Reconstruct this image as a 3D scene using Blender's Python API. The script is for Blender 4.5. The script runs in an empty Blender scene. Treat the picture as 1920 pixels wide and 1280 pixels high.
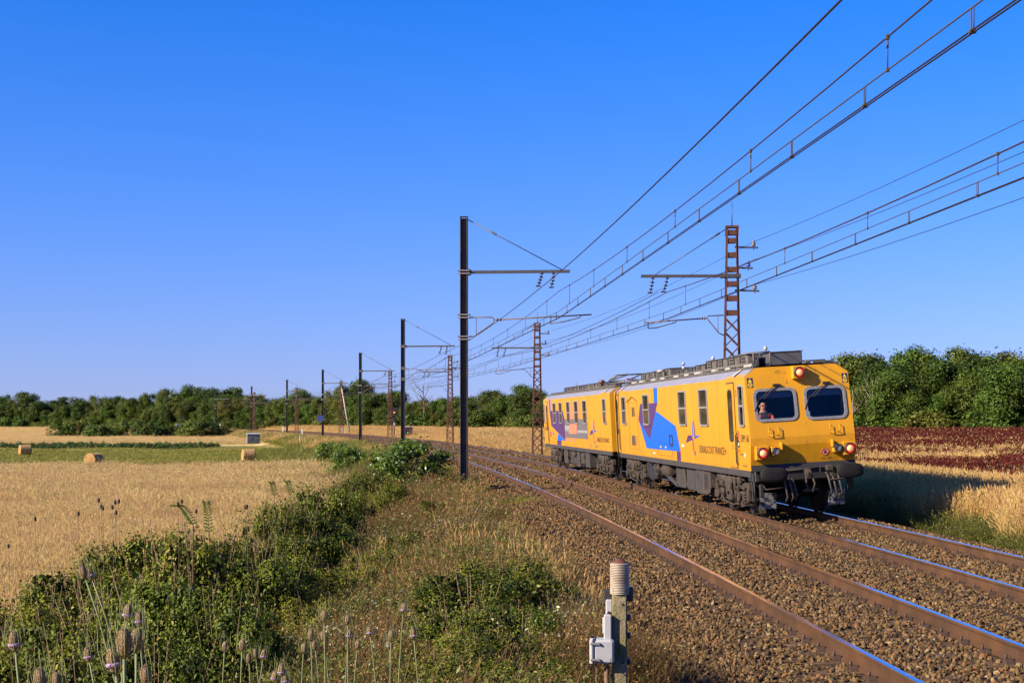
import bpy, bmesh, math, random
import numpy as np
from mathutils import Matrix, Vector

random.seed(7)
rng = np.random.default_rng(11)
sc = bpy.context.scene
COL = sc.collection
R = math.radians

# ------------------------------------------------------------------ camera, sky, sun, exposure
EYE = 2.2824
cam = bpy.data.cameras.new('camera')
cam.sensor_width = 36.0
cam.lens = 51.38
cam.shift_y = 0.0766
cam.clip_start = 0.1
cam.clip_end = 6000
camo = bpy.data.objects.new('camera', cam)
COL.objects.link(camo)
camo.location = (0, 0, EYE)
camo.rotation_euler = (R(90), 0, 0)
sc.camera = camo

SUN_AZ, SUN_EL = 25.0, 27.5          # light travels to the right and away from the camera
ldir = Vector((math.cos(R(SUN_AZ)) * math.cos(R(SUN_EL)), math.sin(R(SUN_AZ)) * math.cos(R(SUN_EL)), -math.sin(R(SUN_EL))))
world = bpy.data.worlds.new('World')
sc.world = world
world.use_nodes = True
wn = world.node_tree
wn.nodes.clear()
sky = wn.nodes.new('ShaderNodeTexSky')
sky.sky_type = 'NISHITA'
sky.sun_disc = False
sky.sun_elevation = R(SUN_EL)
sky.sun_rotation = math.atan2(-ldir.x, -ldir.y) % (2 * math.pi)
sky.altitude = 100
sky.air_density = 1.0
sky.dust_density = 0.6
sky.ozone_density = 6.0
hs = wn.nodes.new('ShaderNodeHueSaturation')
hs.inputs['Saturation'].default_value = 1.34
bg = wn.nodes.new('ShaderNodeBackground')
bg.inputs['Strength'].default_value = 0.066
wo = wn.nodes.new('ShaderNodeOutputWorld')
tcw = wn.nodes.new('ShaderNodeTexCoord')
mpw = wn.nodes.new('ShaderNodeMapping')
mpw.inputs['Location'].default_value = (0, 0, 0.031)
mpw.inputs['Scale'].default_value = (1, 1, 0.64)
nmw = wn.nodes.new('ShaderNodeVectorMath')
nmw.operation = 'NORMALIZE'
gm = wn.nodes.new('ShaderNodeMix')
gm.data_type = 'RGBA'
gm.blend_type = 'MULTIPLY'
gm.inputs['Factor'].default_value = 1.0
gm.inputs[7].default_value = (0.85, 0.71, 1.17, 1)
wn.links.new(tcw.outputs['Generated'], mpw.inputs[0])
wn.links.new(mpw.outputs[0], nmw.inputs[0])
wn.links.new(nmw.outputs[0], sky.inputs[0])
wn.links.new(sky.outputs[0], hs.inputs['Color'])
wn.links.new(hs.outputs[0], gm.inputs[6])
wn.links.new(gm.outputs[2], bg.inputs[0])
wn.links.new(bg.outputs[0], wo.inputs[0])

sun = bpy.data.lights.new('sun', 'SUN')
sun.energy = 5.0
sun.angle = R(0.53)
sun.color = (1.0, 0.87, 0.66)
suno = bpy.data.objects.new('sun', sun)
COL.objects.link(suno)
suno.rotation_euler = ldir.to_track_quat('-Z', 'Y').to_euler()
suno.location = (-60, -35, 40)

sc.view_settings.view_transform = 'Standard'
sc.view_settings.look = 'None'
sc.view_settings.gamma = 1.0
sc.view_settings.exposure = 1.35
sc.view_settings.use_curve_mapping = False
sc.render.engine = 'CYCLES'
sc.cycles.max_bounces = 5
sc.cycles.diffuse_bounces = 2
sc.cycles.glossy_bounces = 3
sc.cycles.transmission_bounces = 4
sc.cycles.transparent_max_bounces = 12
sc.cycles.use_denoising = True
sc.cycles.use_adaptive_sampling = True
sc.cycles.adaptive_threshold = 0.02

# ------------------------------------------------------------------ helpers: materials
def mat(name, c, rough=0.7, metal=0.0, var=0.0, scale=4.0, bump=0.0, bscale=40.0, c2=None, c2scale=2.0, c2amt=0.5,
        spec=0.5, trans=0.0, rnd=0.0, emit=None, estr=0.0, attr=None, c2sharp=0.12, stretch=None):
    m = bpy.data.materials.new(name)
    m.use_nodes = True
    nt = m.node_tree
    b = nt.nodes['Principled BSDF']
    out = nt.nodes['Material Output']
    b.inputs['Roughness'].default_value = rough
    b.inputs['Metallic'].default_value = metal
    b.inputs['Specular IOR Level'].default_value = spec
    tc = nt.nodes.new('ShaderNodeTexCoord')
    vec = tc.outputs['Object']
    if stretch:
        mp = nt.nodes.new('ShaderNodeMapping')
        mp.inputs['Scale'].default_value = stretch
        nt.links.new(vec, mp.inputs[0])
        vec = mp.outputs[0]
    cur = None
    def rgb(col):
        n = nt.nodes.new('ShaderNodeRGB')
        n.outputs[0].default_value = (*col, 1)
        return n.outputs[0]
    if attr:
        a = nt.nodes.new('ShaderNodeAttribute')
        a.attribute_name = attr
        cur = a.outputs['Color']
    else:
        cur = rgb(c)
    if c2 is not None:
        n = nt.nodes.new('ShaderNodeTexNoise')
        n.inputs['Scale'].default_value = c2scale
        n.inputs['Detail'].default_value = 6
        nt.links.new(vec, n.inputs['Vector'])
        rp = nt.nodes.new('ShaderNodeValToRGB')
        rp.color_ramp.elements[0].position = max(0, 1 - c2amt - c2sharp)
        rp.color_ramp.elements[1].position = min(1, 1 - c2amt + c2sharp)
        nt.links.new(n.outputs['Fac'], rp.inputs[0])
        mx = nt.nodes.new('ShaderNodeMix')
        mx.data_type = 'RGBA'
        nt.links.new(rp.outputs[0], mx.inputs['Factor'])
        nt.links.new(cur, mx.inputs[6])
        mx.inputs[7].default_value = (*c2, 1)
        cur = mx.outputs[2]
    val = None
    if var > 0:
        n = nt.nodes.new('ShaderNodeTexNoise')
        n.inputs['Scale'].default_value = scale
        n.inputs['Detail'].default_value = 5
        nt.links.new(vec, n.inputs['Vector'])
        mr = nt.nodes.new('ShaderNodeMapRange')
        mr.inputs[1].default_value = 0.25
        mr.inputs[2].default_value = 0.75
        mr.inputs[3].default_value = 1 - var
        mr.inputs[4].default_value = 1 + var
        nt.links.new(n.outputs['Fac'], mr.inputs[0])
        val = mr.outputs[0]
    if rnd > 0:
        oi = nt.nodes.new('ShaderNodeObjectInfo')
        mr = nt.nodes.new('ShaderNodeMapRange')
        mr.inputs[3].default_value = 1 - rnd
        mr.inputs[4].default_value = 1 + rnd
        nt.links.new(oi.outputs['Random'], mr.inputs[0])
        if val is not None:
            mm = nt.nodes.new('ShaderNodeMath')
            mm.operation = 'MULTIPLY'
            nt.links.new(val, mm.inputs[0])
            nt.links.new(mr.outputs[0], mm.inputs[1])
            val = mm.outputs[0]
        else:
            val = mr.outputs[0]
    if val is not None:
        h = nt.nodes.new('ShaderNodeHueSaturation')
        nt.links.new(val, h.inputs['Value'])
        nt.links.new(cur, h.inputs['Color'])
        cur = h.outputs[0]
    nt.links.new(cur, b.inputs['Base Color'])
    if bump > 0:
        n = nt.nodes.new('ShaderNodeTexNoise')
        n.inputs['Scale'].default_value = bscale
        n.inputs['Detail'].default_value = 4
        nt.links.new(vec, n.inputs['Vector'])
        bp = nt.nodes.new('ShaderNodeBump')
        bp.inputs['Strength'].default_value = bump
        bp.inputs['Distance'].default_value = 0.02
        nt.links.new(n.outputs['Fac'], bp.inputs['Height'])
        nt.links.new(bp.outputs[0], b.inputs['Normal'])
    if emit:
        b.inputs['Emission Color'].default_value = (*emit, 1)
        b.inputs['Emission Strength'].default_value = estr
    if trans > 0:
        t = nt.nodes.new('ShaderNodeBsdfTranslucent')
        nt.links.new(cur, t.inputs[0])
        ms = nt.nodes.new('ShaderNodeMixShader')
        ms.inputs[0].default_value = trans
        nt.links.new(b.outputs[0], ms.inputs[1])
        nt.links.new(t.outputs[0], ms.inputs[2])
        nt.links.new(ms.outputs[0], out.inputs[0])
    return m

def leafmat(name, dark, light, trans=0.3, rough=0.55, rnd=0.25, dry=None, dryamt=0.0, spec=0.3):
    """foliage: each leaf has its own tint (point attribute), each plant its own brightness"""
    m = bpy.data.materials.new(name)
    m.use_nodes = True
    nt = m.node_tree
    b = nt.nodes['Principled BSDF']
    out = nt.nodes['Material Output']
    b.inputs['Roughness'].default_value = rough
    b.inputs['Specular IOR Level'].default_value = spec
    a = nt.nodes.new('ShaderNodeAttribute')
    a.attribute_name = 'tint'
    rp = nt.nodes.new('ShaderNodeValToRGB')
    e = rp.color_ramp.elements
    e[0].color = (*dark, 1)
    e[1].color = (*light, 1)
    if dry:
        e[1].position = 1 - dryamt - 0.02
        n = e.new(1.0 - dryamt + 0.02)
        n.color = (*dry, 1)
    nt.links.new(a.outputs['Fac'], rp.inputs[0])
    oi = nt.nodes.new('ShaderNodeObjectInfo')
    mr = nt.nodes.new('ShaderNodeMapRange')
    mr.inputs[3].default_value = 1 - rnd
    mr.inputs[4].default_value = 1 + rnd
    nt.links.new(oi.outputs['Random'], mr.inputs[0])
    h = nt.nodes.new('ShaderNodeHueSaturation')
    nt.links.new(mr.outputs[0], h.inputs['Value'])
    nt.links.new(rp.outputs[0], h.inputs['Color'])
    m2 = nt.nodes.new('ShaderNodeMath')
    m2.operation = 'MULTIPLY_ADD'
    m2.inputs[1].default_value = 7.31
    m2.inputs[2].default_value = 0.0
    nt.links.new(oi.outputs['Random'], m2.inputs[0])
    fr = nt.nodes.new('ShaderNodeMath')
    fr.operation = 'FRACT'
    nt.links.new(m2.outputs[0], fr.inputs[0])
    mr2 = nt.nodes.new('ShaderNodeMapRange')
    mr2.inputs[3].default_value = 0.475
    mr2.inputs[4].default_value = 0.515
    nt.links.new(fr.outputs[0], mr2.inputs[0])
    nt.links.new(mr2.outputs[0], h.inputs['Hue'])
    nt.links.new(h.outputs[0], b.inputs['Base Color'])
    t = nt.nodes.new('ShaderNodeBsdfTranslucent')
    nt.links.new(h.outputs[0], t.inputs[0])
    ms = nt.nodes.new('ShaderNodeMixShader')
    ms.inputs[0].default_value = trans
    nt.links.new(b.outputs[0], ms.inputs[1])
    nt.links.new(t.outputs[0], ms.inputs[2])
    nt.links.new(ms.outputs[0], out.inputs[0])
    return m

def glassmat(name, tint, gloss=0.25, rough=0.02):
    m = bpy.data.materials.new(name)
    m.use_nodes = True
    nt = m.node_tree
    nt.nodes.remove(nt.nodes['Principled BSDF'])
    out = nt.nodes['Material Output']
    tr = nt.nodes.new('ShaderNodeBsdfTransparent')
    tr.inputs[0].default_value = (*tint, 1)
    gl = nt.nodes.new('ShaderNodeBsdfGlossy')
    gl.inputs['Roughness'].default_value = rough
    fz = nt.nodes.new('ShaderNodeFresnel')
    fz.inputs[0].default_value = 1.5
    ms = nt.nodes.new('ShaderNodeMixShader')
    nt.links.new(fz.outputs[0], ms.inputs[0])
    nt.links.new(tr.outputs[0], ms.inputs[1])
    nt.links.new(gl.outputs[0], ms.inputs[2])
    nt.links.new(ms.outputs[0], out.inputs[0])
    return m

# ------------------------------------------------------------------ helpers: meshes and objects
class MB:
    def __init__(s):
        s.v, s.f, s.m, s.sm = [], [], [], []
    def add(s, vs, fs, mi=0, smooth=False):
        o = len(s.v)
        s.v.extend([tuple(p) for p in vs])
        for f in fs:
            s.f.append([i + o for i in f])
            s.m.append(mi)
            s.sm.append(smooth)
        return s
    def box(s, c, d, mi=0, M=None):
        x, y, z = d[0] / 2, d[1] / 2, d[2] / 2
        vs = [Vector((sx * x, sy * y, sz * z)) for sz in (-1, 1) for sy in (-1, 1) for sx in (-1, 1)]
        if M is not None:
            vs = [M @ p for p in vs]
        vs = [p + Vector(c) for p in vs]
        return s.add(vs, [(0, 2, 3, 1), (4, 5, 7, 6), (0, 1, 5, 4), (2, 6, 7, 3), (0, 4, 6, 2), (1, 3, 7, 5)], mi)
    def bbox(s, c, d, b=0.02, mi=0):
        """box with chamfered vertical and horizontal edges"""
        x, y, z = d[0] / 2, d[1] / 2, d[2] / 2
        vs = []
        for (zz, k) in ((-z, b), (-z + b, 0), (z - b, 0), (z, b)):
            X, Y = x - k, y - k
            vs += [(c[0] + px, c[1] + py, c[2] + zz) for px, py in
                   ((-X + b, -Y), (X - b, -Y), (X, -Y + b), (X, Y - b), (X - b, Y), (-X + b, Y), (-X, Y - b), (-X, -Y + b))]
        fs = [tuple(range(7, -1, -1)), tuple(range(24, 32))]
        for r_ in range(3):
            for i in range(8):
                j = (i + 1) % 8
                fs.append((r_ * 8 + i, r_ * 8 + j, r_ * 8 + 8 + j, r_ * 8 + 8 + i))
        return s.add(vs, fs, mi)
    def beam(s, a, b, w, h, mi=0, up=(0, 0, 1)):
        a, b = Vector(a), Vector(b)
        d = (b - a).normalized()
        u = Vector(up)
        if abs(d.dot(u)) > 0.98:
            u = Vector((0, 1, 0))
        x = d.cross(u).normalized() * (w / 2)
        z = x.cross(d).normalized() * (h / 2)
        vs = [p + i * x + j * z for p in (a, b) for j in (-1, 1) for i in (-1, 1)]
        return s.add(vs, [(0, 1, 3, 2), (4, 6, 7, 5), (0, 4, 5, 1), (2, 3, 7, 6), (0, 2, 6, 4), (1, 5, 7, 3)], mi)
    def tube(s, pts, r, n=8, mi=0, caps=True, smooth=True):
        pts = [Vector(p) for p in pts]
        rr = r if isinstance(r, (list, tuple)) else [r] * len(pts)
        rings = []
        ref = None
        for i, p in enumerate(pts):
            d = (pts[min(i + 1, len(pts) - 1)] - pts[max(i - 1, 0)]).normalized()
            if ref is None:
                ref = Vector((0, 0, 1)) if abs(d.z) < 0.9 else Vector((1, 0, 0))
            x = d.cross(ref)
            if x.length < 1e-5:
                x = d.cross(Vector((0, 1, 0)))
            x.normalize()
            y = x.cross(d).normalized()
            ref = y
            rings.append([p + rr[i] * (math.cos(2 * math.pi * k / n) * x + math.sin(2 * math.pi * k / n) * y) for k in range(n)])
        vs = [p for ring in rings for p in ring]
        fs = []
        for i in range(len(pts) - 1):
            for k in range(n):
                k2 = (k + 1) % n
                fs.append((i * n + k, i * n + k2, (i + 1) * n + k2, (i + 1) * n + k))
        s.add(vs, fs, mi, smooth)
        if caps:
            o = len(s.v) - len(vs)
            s.f.append([o + k for k in range(n - 1, -1, -1)]); s.m.append(mi); s.sm.append(False)
            s.f.append([o + (len(pts) - 1) * n + k for k in range(n)]); s.m.append(mi); s.sm.append(False)
        return s
    def lathe(s, prof, c=(0, 0, 0), n=16, axis='Z', mi=0, smooth=True, caps=True):
        vs, fs = [], []
        for (r, h) in prof:
            for k in range(n):
                a = 2 * math.pi * k / n
                p = (r * math.cos(a), r * math.sin(a), h)
                if axis == 'Y':
                    p = (p[0], p[2], p[1])
                elif axis == 'X':
                    p = (p[2], p[0], p[1])
                vs.append((p[0] + c[0], p[1] + c[1], p[2] + c[2]))
        for i in range(len(prof) - 1):
            for k in range(n):
                k2 = (k + 1) % n
                q = (i * n + k, i * n + k2, (i + 1) * n + k2, (i + 1) * n + k)
                fs.append(q if axis != 'Y' else q[::-1])
        s.add(vs, fs, mi, smooth)
        if caps:
            o = len(s.v) - len(vs)
            a, b = [o + k for k in range(n)], [o + (len(prof) - 1) * n + k for k in range(n)]
            if axis != 'Y':
                a = a[::-1]
            else:
                b = b[::-1]
            s.f += [a, b]; s.m += [mi, mi]; s.sm += [False, False]
        return s
    def prism(s, poly, off, mi=0):
        """poly: list of 3-D points, extruded by the vector off"""
        n = len(poly)
        off = Vector(off)
        vs = [Vector(p) for p in poly] + [Vector(p) + off for p in poly]
        fs = [tuple(range(n))[::-1], tuple(range(n, 2 * n))]
        for i in range(n):
            j = (i + 1) % n
            fs.append((i, j, n + j, n + i))
        return s.add(vs, fs, mi)
    def mesh(s, name, mats):
        me = bpy.data.meshes.new(name)
        me.from_pydata(s.v, [], s.f)
        for m in (mats if isinstance(mats, (list, tuple)) else [mats]):
            me.materials.append(m)
        me.polygons.foreach_set('material_index', s.m)
        me.polygons.foreach_set('use_smooth', s.sm)
        me.update()
        return me
    def build(s, name, mats, parent=None, fix=True):
        me = s.mesh(name, mats)
        if fix:
            b = bmesh.new()
            b.from_mesh(me)
            bmesh.ops.recalc_face_normals(b, faces=b.faces)
            b.to_mesh(me)
            b.free()
        return link(name, me, parent)

def link(name, data, parent=None, M=None):
    o = bpy.data.objects.new(name, data)
    COL.objects.link(o)
    if parent is not None:
        o.parent = parent
    if M is not None:
        o.matrix_local = M
    return o

def tag(o, label=None, cat=None, group=None, kind=None):
    if label: o['label'] = label
    if cat: o['category'] = cat
    if group: o['group'] = group
    if kind: o['kind'] = kind
    return o

def thing(name, label, cat, loc=(0, 0, 0), rz=0.0, group=None, M=None):
    o = link(name, None)
    o.empty_display_size = 0.2
    if M is not None:
        o.matrix_world = M
    else:
        o.location = loc
        o.rotation_euler = (0, 0, rz)
    return tag(o, label, cat, group)

def copy_tree(o, parent=None):
    c = o.copy()
    COL.objects.link(c)
    c.parent = parent
    if parent is not None:
        c.matrix_parent_inverse = o.matrix_parent_inverse.copy()
    for ch in list(o.children):
        copy_tree(ch, c)
    return c

def ordinal(i):
    return ['first', 'second', 'third', 'fourth', 'fifth', 'sixth', 'seventh', 'eighth', 'ninth', 'tenth', 'eleventh',
            'twelfth', 'thirteenth', 'fourteenth', 'fifteenth', 'sixteenth', 'seventeenth', 'eighteenth', 'nineteenth',
            'twentieth'][i] if i < 20 else (str(i + 1) + ('st' if (i + 1) % 10 == 1 and (i + 1) % 100 != 11 else 'nd' if (i + 1) % 10 == 2 and (i + 1) % 100 != 12 else 'rd' if (i + 1) % 10 == 3 and (i + 1) % 100 != 13 else 'th'))

# ------------------------------------------------------------------ the line: curve of the right-hand track, terrain
GAP, CANT = 3.788, 0.0854           # distance between the two track centres, height of outer rail over inner
A = (8.7445, -.0432137, -5.10767e-4, 3.02413e-7, -4.87190e-10)
YMAX = 520.0
def _tx(Y): return A[0] + A[1] * Y + A[2] * Y**2 + A[3] * Y**3 + A[4] * Y**4
def td(Y):
    Y = np.clip(Y, -60, YMAX)
    return A[1] + 2 * A[2] * Y + 3 * A[3] * Y**2 + 4 * A[4] * Y**3
def tx(Y):
    Yc = np.clip(Y, -60, YMAX)
    return _tx(Yc) + (Y - Yc) * td(Yc)
def P(Y, q, z=0.0):
    d = float(td(Y)); n = math.sqrt(1 + d * d)
    return Vector((float(tx(Y)) + q / n, Y - q * d / n, z))
def curvi(X, Y):
    X = np.asarray(X, float); Y = np.asarray(Y, float)
    Y0 = np.clip(Y, -60, 900)
    for _ in range(7):
        d = td(Y0); n = np.sqrt(1 + d * d)
        s_ = ((X - tx(Y0)) * d + (Y - Y0)) / n
        Y0 = np.clip(Y0 + 0.9 * s_ / n, -60, 900)
    d = td(Y0); n = np.sqrt(1 + d * d)
    return Y0, ((X - tx(Y0)) - (Y - Y0) * d) / n
def gz(X, Y):
    X = np.asarray(X, float); Y = np.asarray(Y, float)
    Y0, q = curvi(X, Y)
    t = -q - GAP
    zf = np.interp(Y, [170, 225, 300, 350, 400, 700], [-2.05, -1.9, -1.5, -.95, -.15, .5])
    zr = np.interp(Y, [60, 190, 700], [-.6, .3, .8])
    k = np.clip((t - 4.2) / 5.0, 0, 1); k = k * k * (3 - 2 * k)
    zl = -.5 * (1 - k) + zf * k
    zl = np.where(t < 3.0, np.interp(t, [2.3, 3.0], [-.85, -.5]), zl)
    k2 = np.clip((q - 3.2) / 3.5, 0, 1)
    bank = np.clip((q - 6.5) / 5.0, 0, 1)
    zrr = -.5 * (1 - k2) + np.where(Y < 150, np.maximum(zr, -.2) * (1 - bank) + zr * bank, zr) * k2
    zrr = np.where(q < 3.0, np.interp(q, [2.3, 3.0], [-.85, -.5]), zrr)
    z = np.where(q > -GAP / 2, zrr, zl)
    far = np.clip((np.abs(q + 2) - 5) / 6, 0, 1)
    z = z + far * (.10 * np.sin(X * .37 + 1.3) * np.sin(Y * .23) + .05 * np.sin(X * 1.3) * np.sin(Y * .9 + 2))
    m = 1.3 * np.exp(-(X / 3.2)**2 - (np.maximum(Y, 0) / 4.6)**2)
    return z + np.where(t > 2.2, m, 0)
def gz1(x, y): return float(gz(np.array([x]), np.array([y]))[0])

# bed of ballast: height over lateral offset q (right track centre is 0)
def bed_z(q):
    q = np.asarray(q, float)
    tilt = CANT / 1.505
    c = CANT / 2 - .185
    xs = [-GAP - 3.1, -GAP - 2.75, -GAP - 1.75, -GAP - 1.45, -GAP + 1.45, -1.45, 1.45, 1.75, 2.5, 2.9]
    zs = [-.75, -.47, c - 1.5 * tilt - .02, c - 1.45 * tilt, c + 1.45 * tilt, c - 1.45 * tilt, c + 1.45 * tilt, c + 1.45 * tilt - .03, -.42, -.75]
    return np.interp(q, xs, zs)

# ------------------------------------------------------------------ materials of the setting
M_ground = mat('soil and stubble', (.3, .2, .1), .95, attr='gcol', var=.28, scale=1.1, bump=.5, bscale=6, spec=.1)
M_ballast = mat('ballast bed', (.05, .03, .016), .95, var=.6, scale=24, bump=1.0, bscale=22, spec=.1)
M_stone = mat('ballast stone', (.105, .064, .031), .9, var=.3, scale=9, spec=.12)
_nt = M_stone.node_tree
_oi = _nt.nodes.new('ShaderNodeObjectInfo')
_rp = _nt.nodes.new('ShaderNodeValToRGB')
_e = _rp.color_ramp.elements
_e[0].position, _e[0].color = 0.0, (.028, .018, .012, 1)
_e[1].position, _e[1].color = 1.0, (.21, .145, .07, 1)
for _p, _c in ((.3, (.06, .037, .017)), (.55, (.10, .062, .026)), (.78, (.14, .087, .037)), (.86, (.15, .064, .024)), (.93, (.10, .072, .045))):
    _n = _e.new(_p)
    _n.color = (*_c, 1)
_nt.links.new(_oi.outputs['Random'], _rp.inputs[0])
for _l in list(_nt.links):
    if _l.to_node.type == 'HUE_SAT' and _l.to_socket.name == 'Color':
        _nt.links.new(_rp.outputs[0], _l.to_socket)
        break
M_railside = mat('rusty rail steel', (.072, .035, .016), .7, var=.25, scale=3, bump=.2, bscale=60, c2=(.05, .027, .015), c2scale=1.3, spec=.15)
M_railtop = mat('polished rail head', (.62, .62, .64), .14, metal=1.0, var=.1, scale=2)
M_sleeper = mat('old sleeper timber', (.085, .052, .03), .9, var=.35, scale=8, bump=.6, bscale=30, rnd=.2, spec=.15)
M_clip = mat('rusty rail clip', (.05, .027, .017), .7, var=.3, scale=20)

# ------------------------------------------------------------------ the ground sheet
def axis(parts):
    out = []
    for a, b, st in parts:
        out += list(np.arange(a, b, st))
    out.append(parts[-1][1])
    return np.array(out)
gx = axis([(-2600, -900, 170), (-900, -300, 40), (-300, -80, 8), (-80, -22, 2), (-22, 20, .7), (20, 60, 2), (60, 160, 6), (160, 800, 40), (800, 2600, 180)])
gy = axis([(-60, 0, 4), (0, 70, .9), (70, 140, 2), (140, 440, 4), (440, 900, 30), (900, 4200, 300)])
GX, GY = np.meshgrid(gx, gy)
GZ = gz(GX, GY)
nv = np.stack([GX.ravel(), GY.ravel(), GZ.ravel()], 1)
nx, ny = len(gx), len(gy)
idx = np.arange(nx * ny).reshape(ny, nx)
quads = np.stack([idx[:-1, :-1].ravel(), idx[:-1, 1:].ravel(), idx[1:, 1:].ravel(), idx[1:, :-1].ravel()], 1)
def quick_mesh(name, v, quads, mats, smooth=False, tint=None):
    me = bpy.data.meshes.new(name)
    v = np.asarray(v, np.float32); quads = np.asarray(quads, np.int32)
    k = quads.shape[1]
    me.vertices.add(len(v)); me.vertices.foreach_set('co', v.ravel())
    me.loops.add(quads.size); me.loops.foreach_set('vertex_index', quads.ravel())
    me.polygons.add(len(quads))
    me.polygons.foreach_set('loop_start', np.arange(0, quads.size, k, dtype=np.int32))
    if smooth:
        me.polygons.foreach_set('use_smooth', np.ones(len(quads), bool))
    for m in (mats if isinstance(mats, (list, tuple)) else [mats]):
        me.materials.append(m)
    if tint is not None:
        a = me.attributes.new('tint', 'FLOAT', 'POINT')
        a.data.foreach_set('value', np.asarray(tint, np.float32))
    me.update(calc_edges=True)
    me.validate()
    return me
gme = quick_mesh('ground', nv, quads, M_ground, smooth=True)
C0, Q0 = curvi(GX.ravel(), GY.ravel())
T0 = -Q0 - GAP
fx, fy = GX.ravel(), GY.ravel()
gc = np.tile(np.array([.27, .18, .085]), (len(fx), 1))
def paint(mask, c):
    gc[mask] = c
fl = T0 > 7.5
wob = 2.5 * np.sin(fx * .13) + 1.5 * np.sin(fx * .41 + 1)
paint(fl, (.55, .40, .17))                                             # ripe grass field
paint(fl & (fy + wob > 121) & (fy < 212), (.255, .225, .03))            # mown meadow
paint(fl & (fy > 212) & (fy < 236), (.16, .14, .035))                    # vegetable rows
paint(fl & (fy > 236) & (fy < 262), (.32, .26, .08))
paint(fl & (fy > 262) & (fy < 420), (.58, .40, .17))                     # straw
paint((T0 > 3) & (T0 <= 7.5), (.16, .11, .045))
paint((T0 > 3) & (T0 <= 8) & (fy > 80), (.28, .21, .07))
paint((T0 > 5) & (T0 <= 12) & (fy > 120) & (fy < 215), (.22, .21, .035))
paint((Q0 > 2.8), (.45, .31, .12))
paint((Q0 > 14) & (fy < 185), (.25, .14, .06))
paint((T0 < 3) & (Q0 < 2.8), (.10, .07, .045))
paint(fy > 425, (.03, .035, .012))
ca = gme.color_attributes.new('gcol', 'FLOAT_COLOR', 'POINT')
ca.data.foreach_set('color', np.concatenate([gc, np.ones((len(fx), 1))], 1).astype(np.float32).ravel())
tag(link('ground', gme), kind='structure')

# ------------------------------------------------------------------ ballast bed (swept along the curve)
ys = np.concatenate([np.arange(6, 90, .7), np.arange(90, 200, 2.), np.arange(200, 520, 5.)])
qs = np.concatenate([[-GAP - 3.1, -GAP - 2.75, -GAP - 2.3, -GAP - 1.75, -GAP - 1.45], np.linspace(-GAP - 1, 1.0, 14), [1.45, 1.75, 2.1, 2.5, 2.9]])
bv = []
for Y in ys:
    for q, z in zip(qs, bed_z(qs)):
        p = P(float(Y), float(q), float(z))
        bv.append((p.x, p.y, p.z + .012 * math.sin(q * 7 + Y * 3.1) * math.sin(Y * 5.7 + q)))
n = len(qs)
bi = np.arange(len(ys) * n).reshape(len(ys), n)
bq = np.stack([bi[:-1, :-1].ravel(), bi[:-1, 1:].ravel(), bi[1:, 1:].ravel(), bi[1:, :-1].ravel()], 1)
tag(link('ballast_bed', quick_mesh('ballast_bed', bv, bq, M_ballast, smooth=True)), kind='structure')

# ------------------------------------------------------------------ scatter helper (geometry nodes, for stuff only)
def scatter(name, pts, rot, scl, pick, sources, label=None, cat=None, parent=None):
    me = bpy.data.meshes.new(name)
    nP = len(pts)
    me.vertices.add(nP)
    me.vertices.foreach_set('co', np.asarray(pts, np.float32).ravel())
    for nm, ty, dat, key in (('rot', 'FLOAT_VECTOR', rot, 'vector'), ('scl', 'FLOAT_VECTOR', scl, 'vector'), ('pick', 'INT', pick, 'value')):
        a = me.attributes.new(nm, ty, 'POINT')
        a.data.foreach_set(key, np.asarray(dat, np.int32 if ty == 'INT' else np.float32).ravel())
    o = link(name, me, parent)
    col = bpy.data.collections.new(name + '_sources')
    for i, sm_ in enumerate(sources):
        so = bpy.data.objects.new('%s_piece_%02d' % (name, i), sm_)
        col.objects.link(so)
    ng = bpy.data.node_groups.new(name, 'GeometryNodeTree')
    ng.interface.new_socket('Geometry', in_out='INPUT', socket_type='NodeSocketGeometry')
    ng.interface.new_socket('Geometry', in_out='OUTPUT', socket_type='NodeSocketGeometry')
    gi = ng.nodes.new('NodeGroupInput'); go = ng.nodes.new('NodeGroupOutput')
    ci = ng.nodes.new('GeometryNodeCollectionInfo')
    ci.inputs['Collection'].default_value = col
    ci.inputs['Separate Children'].default_value = True
    ci.inputs['Reset Children'].default_value = True
    ip = ng.nodes.new('GeometryNodeInstanceOnPoints')
    ip.inputs['Pick Instance'].default_value = True
    def named(nm, ty):
        x = ng.nodes.new('GeometryNodeInputNamedAttribute')
        x.data_type = ty
        x.inputs[0].default_value = nm
        return x.outputs[0]
    er = ng.nodes.new('FunctionNodeEulerToRotation')
    ng.links.new(named('rot', 'FLOAT_VECTOR'), er.inputs[0])
    ng.links.new(gi.outputs[0], ip.inputs['Points'])
    ng.links.new(ci.outputs[0], ip.inputs['Instance'])
    ng.links.new(named('pick', 'INT'), ip.inputs['Instance Index'])
    ng.links.new(er.outputs[0], ip.inputs['Rotation'])
    ng.links.new(named('scl', 'FLOAT_VECTOR'), ip.inputs['Scale'])
    ng.links.new(ip.outputs[0], go.inputs[0])
    md = o.modifiers.new('scatter', 'NODES')
    md.node_group = ng
    return tag(o, label, cat, kind='stuff')

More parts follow.
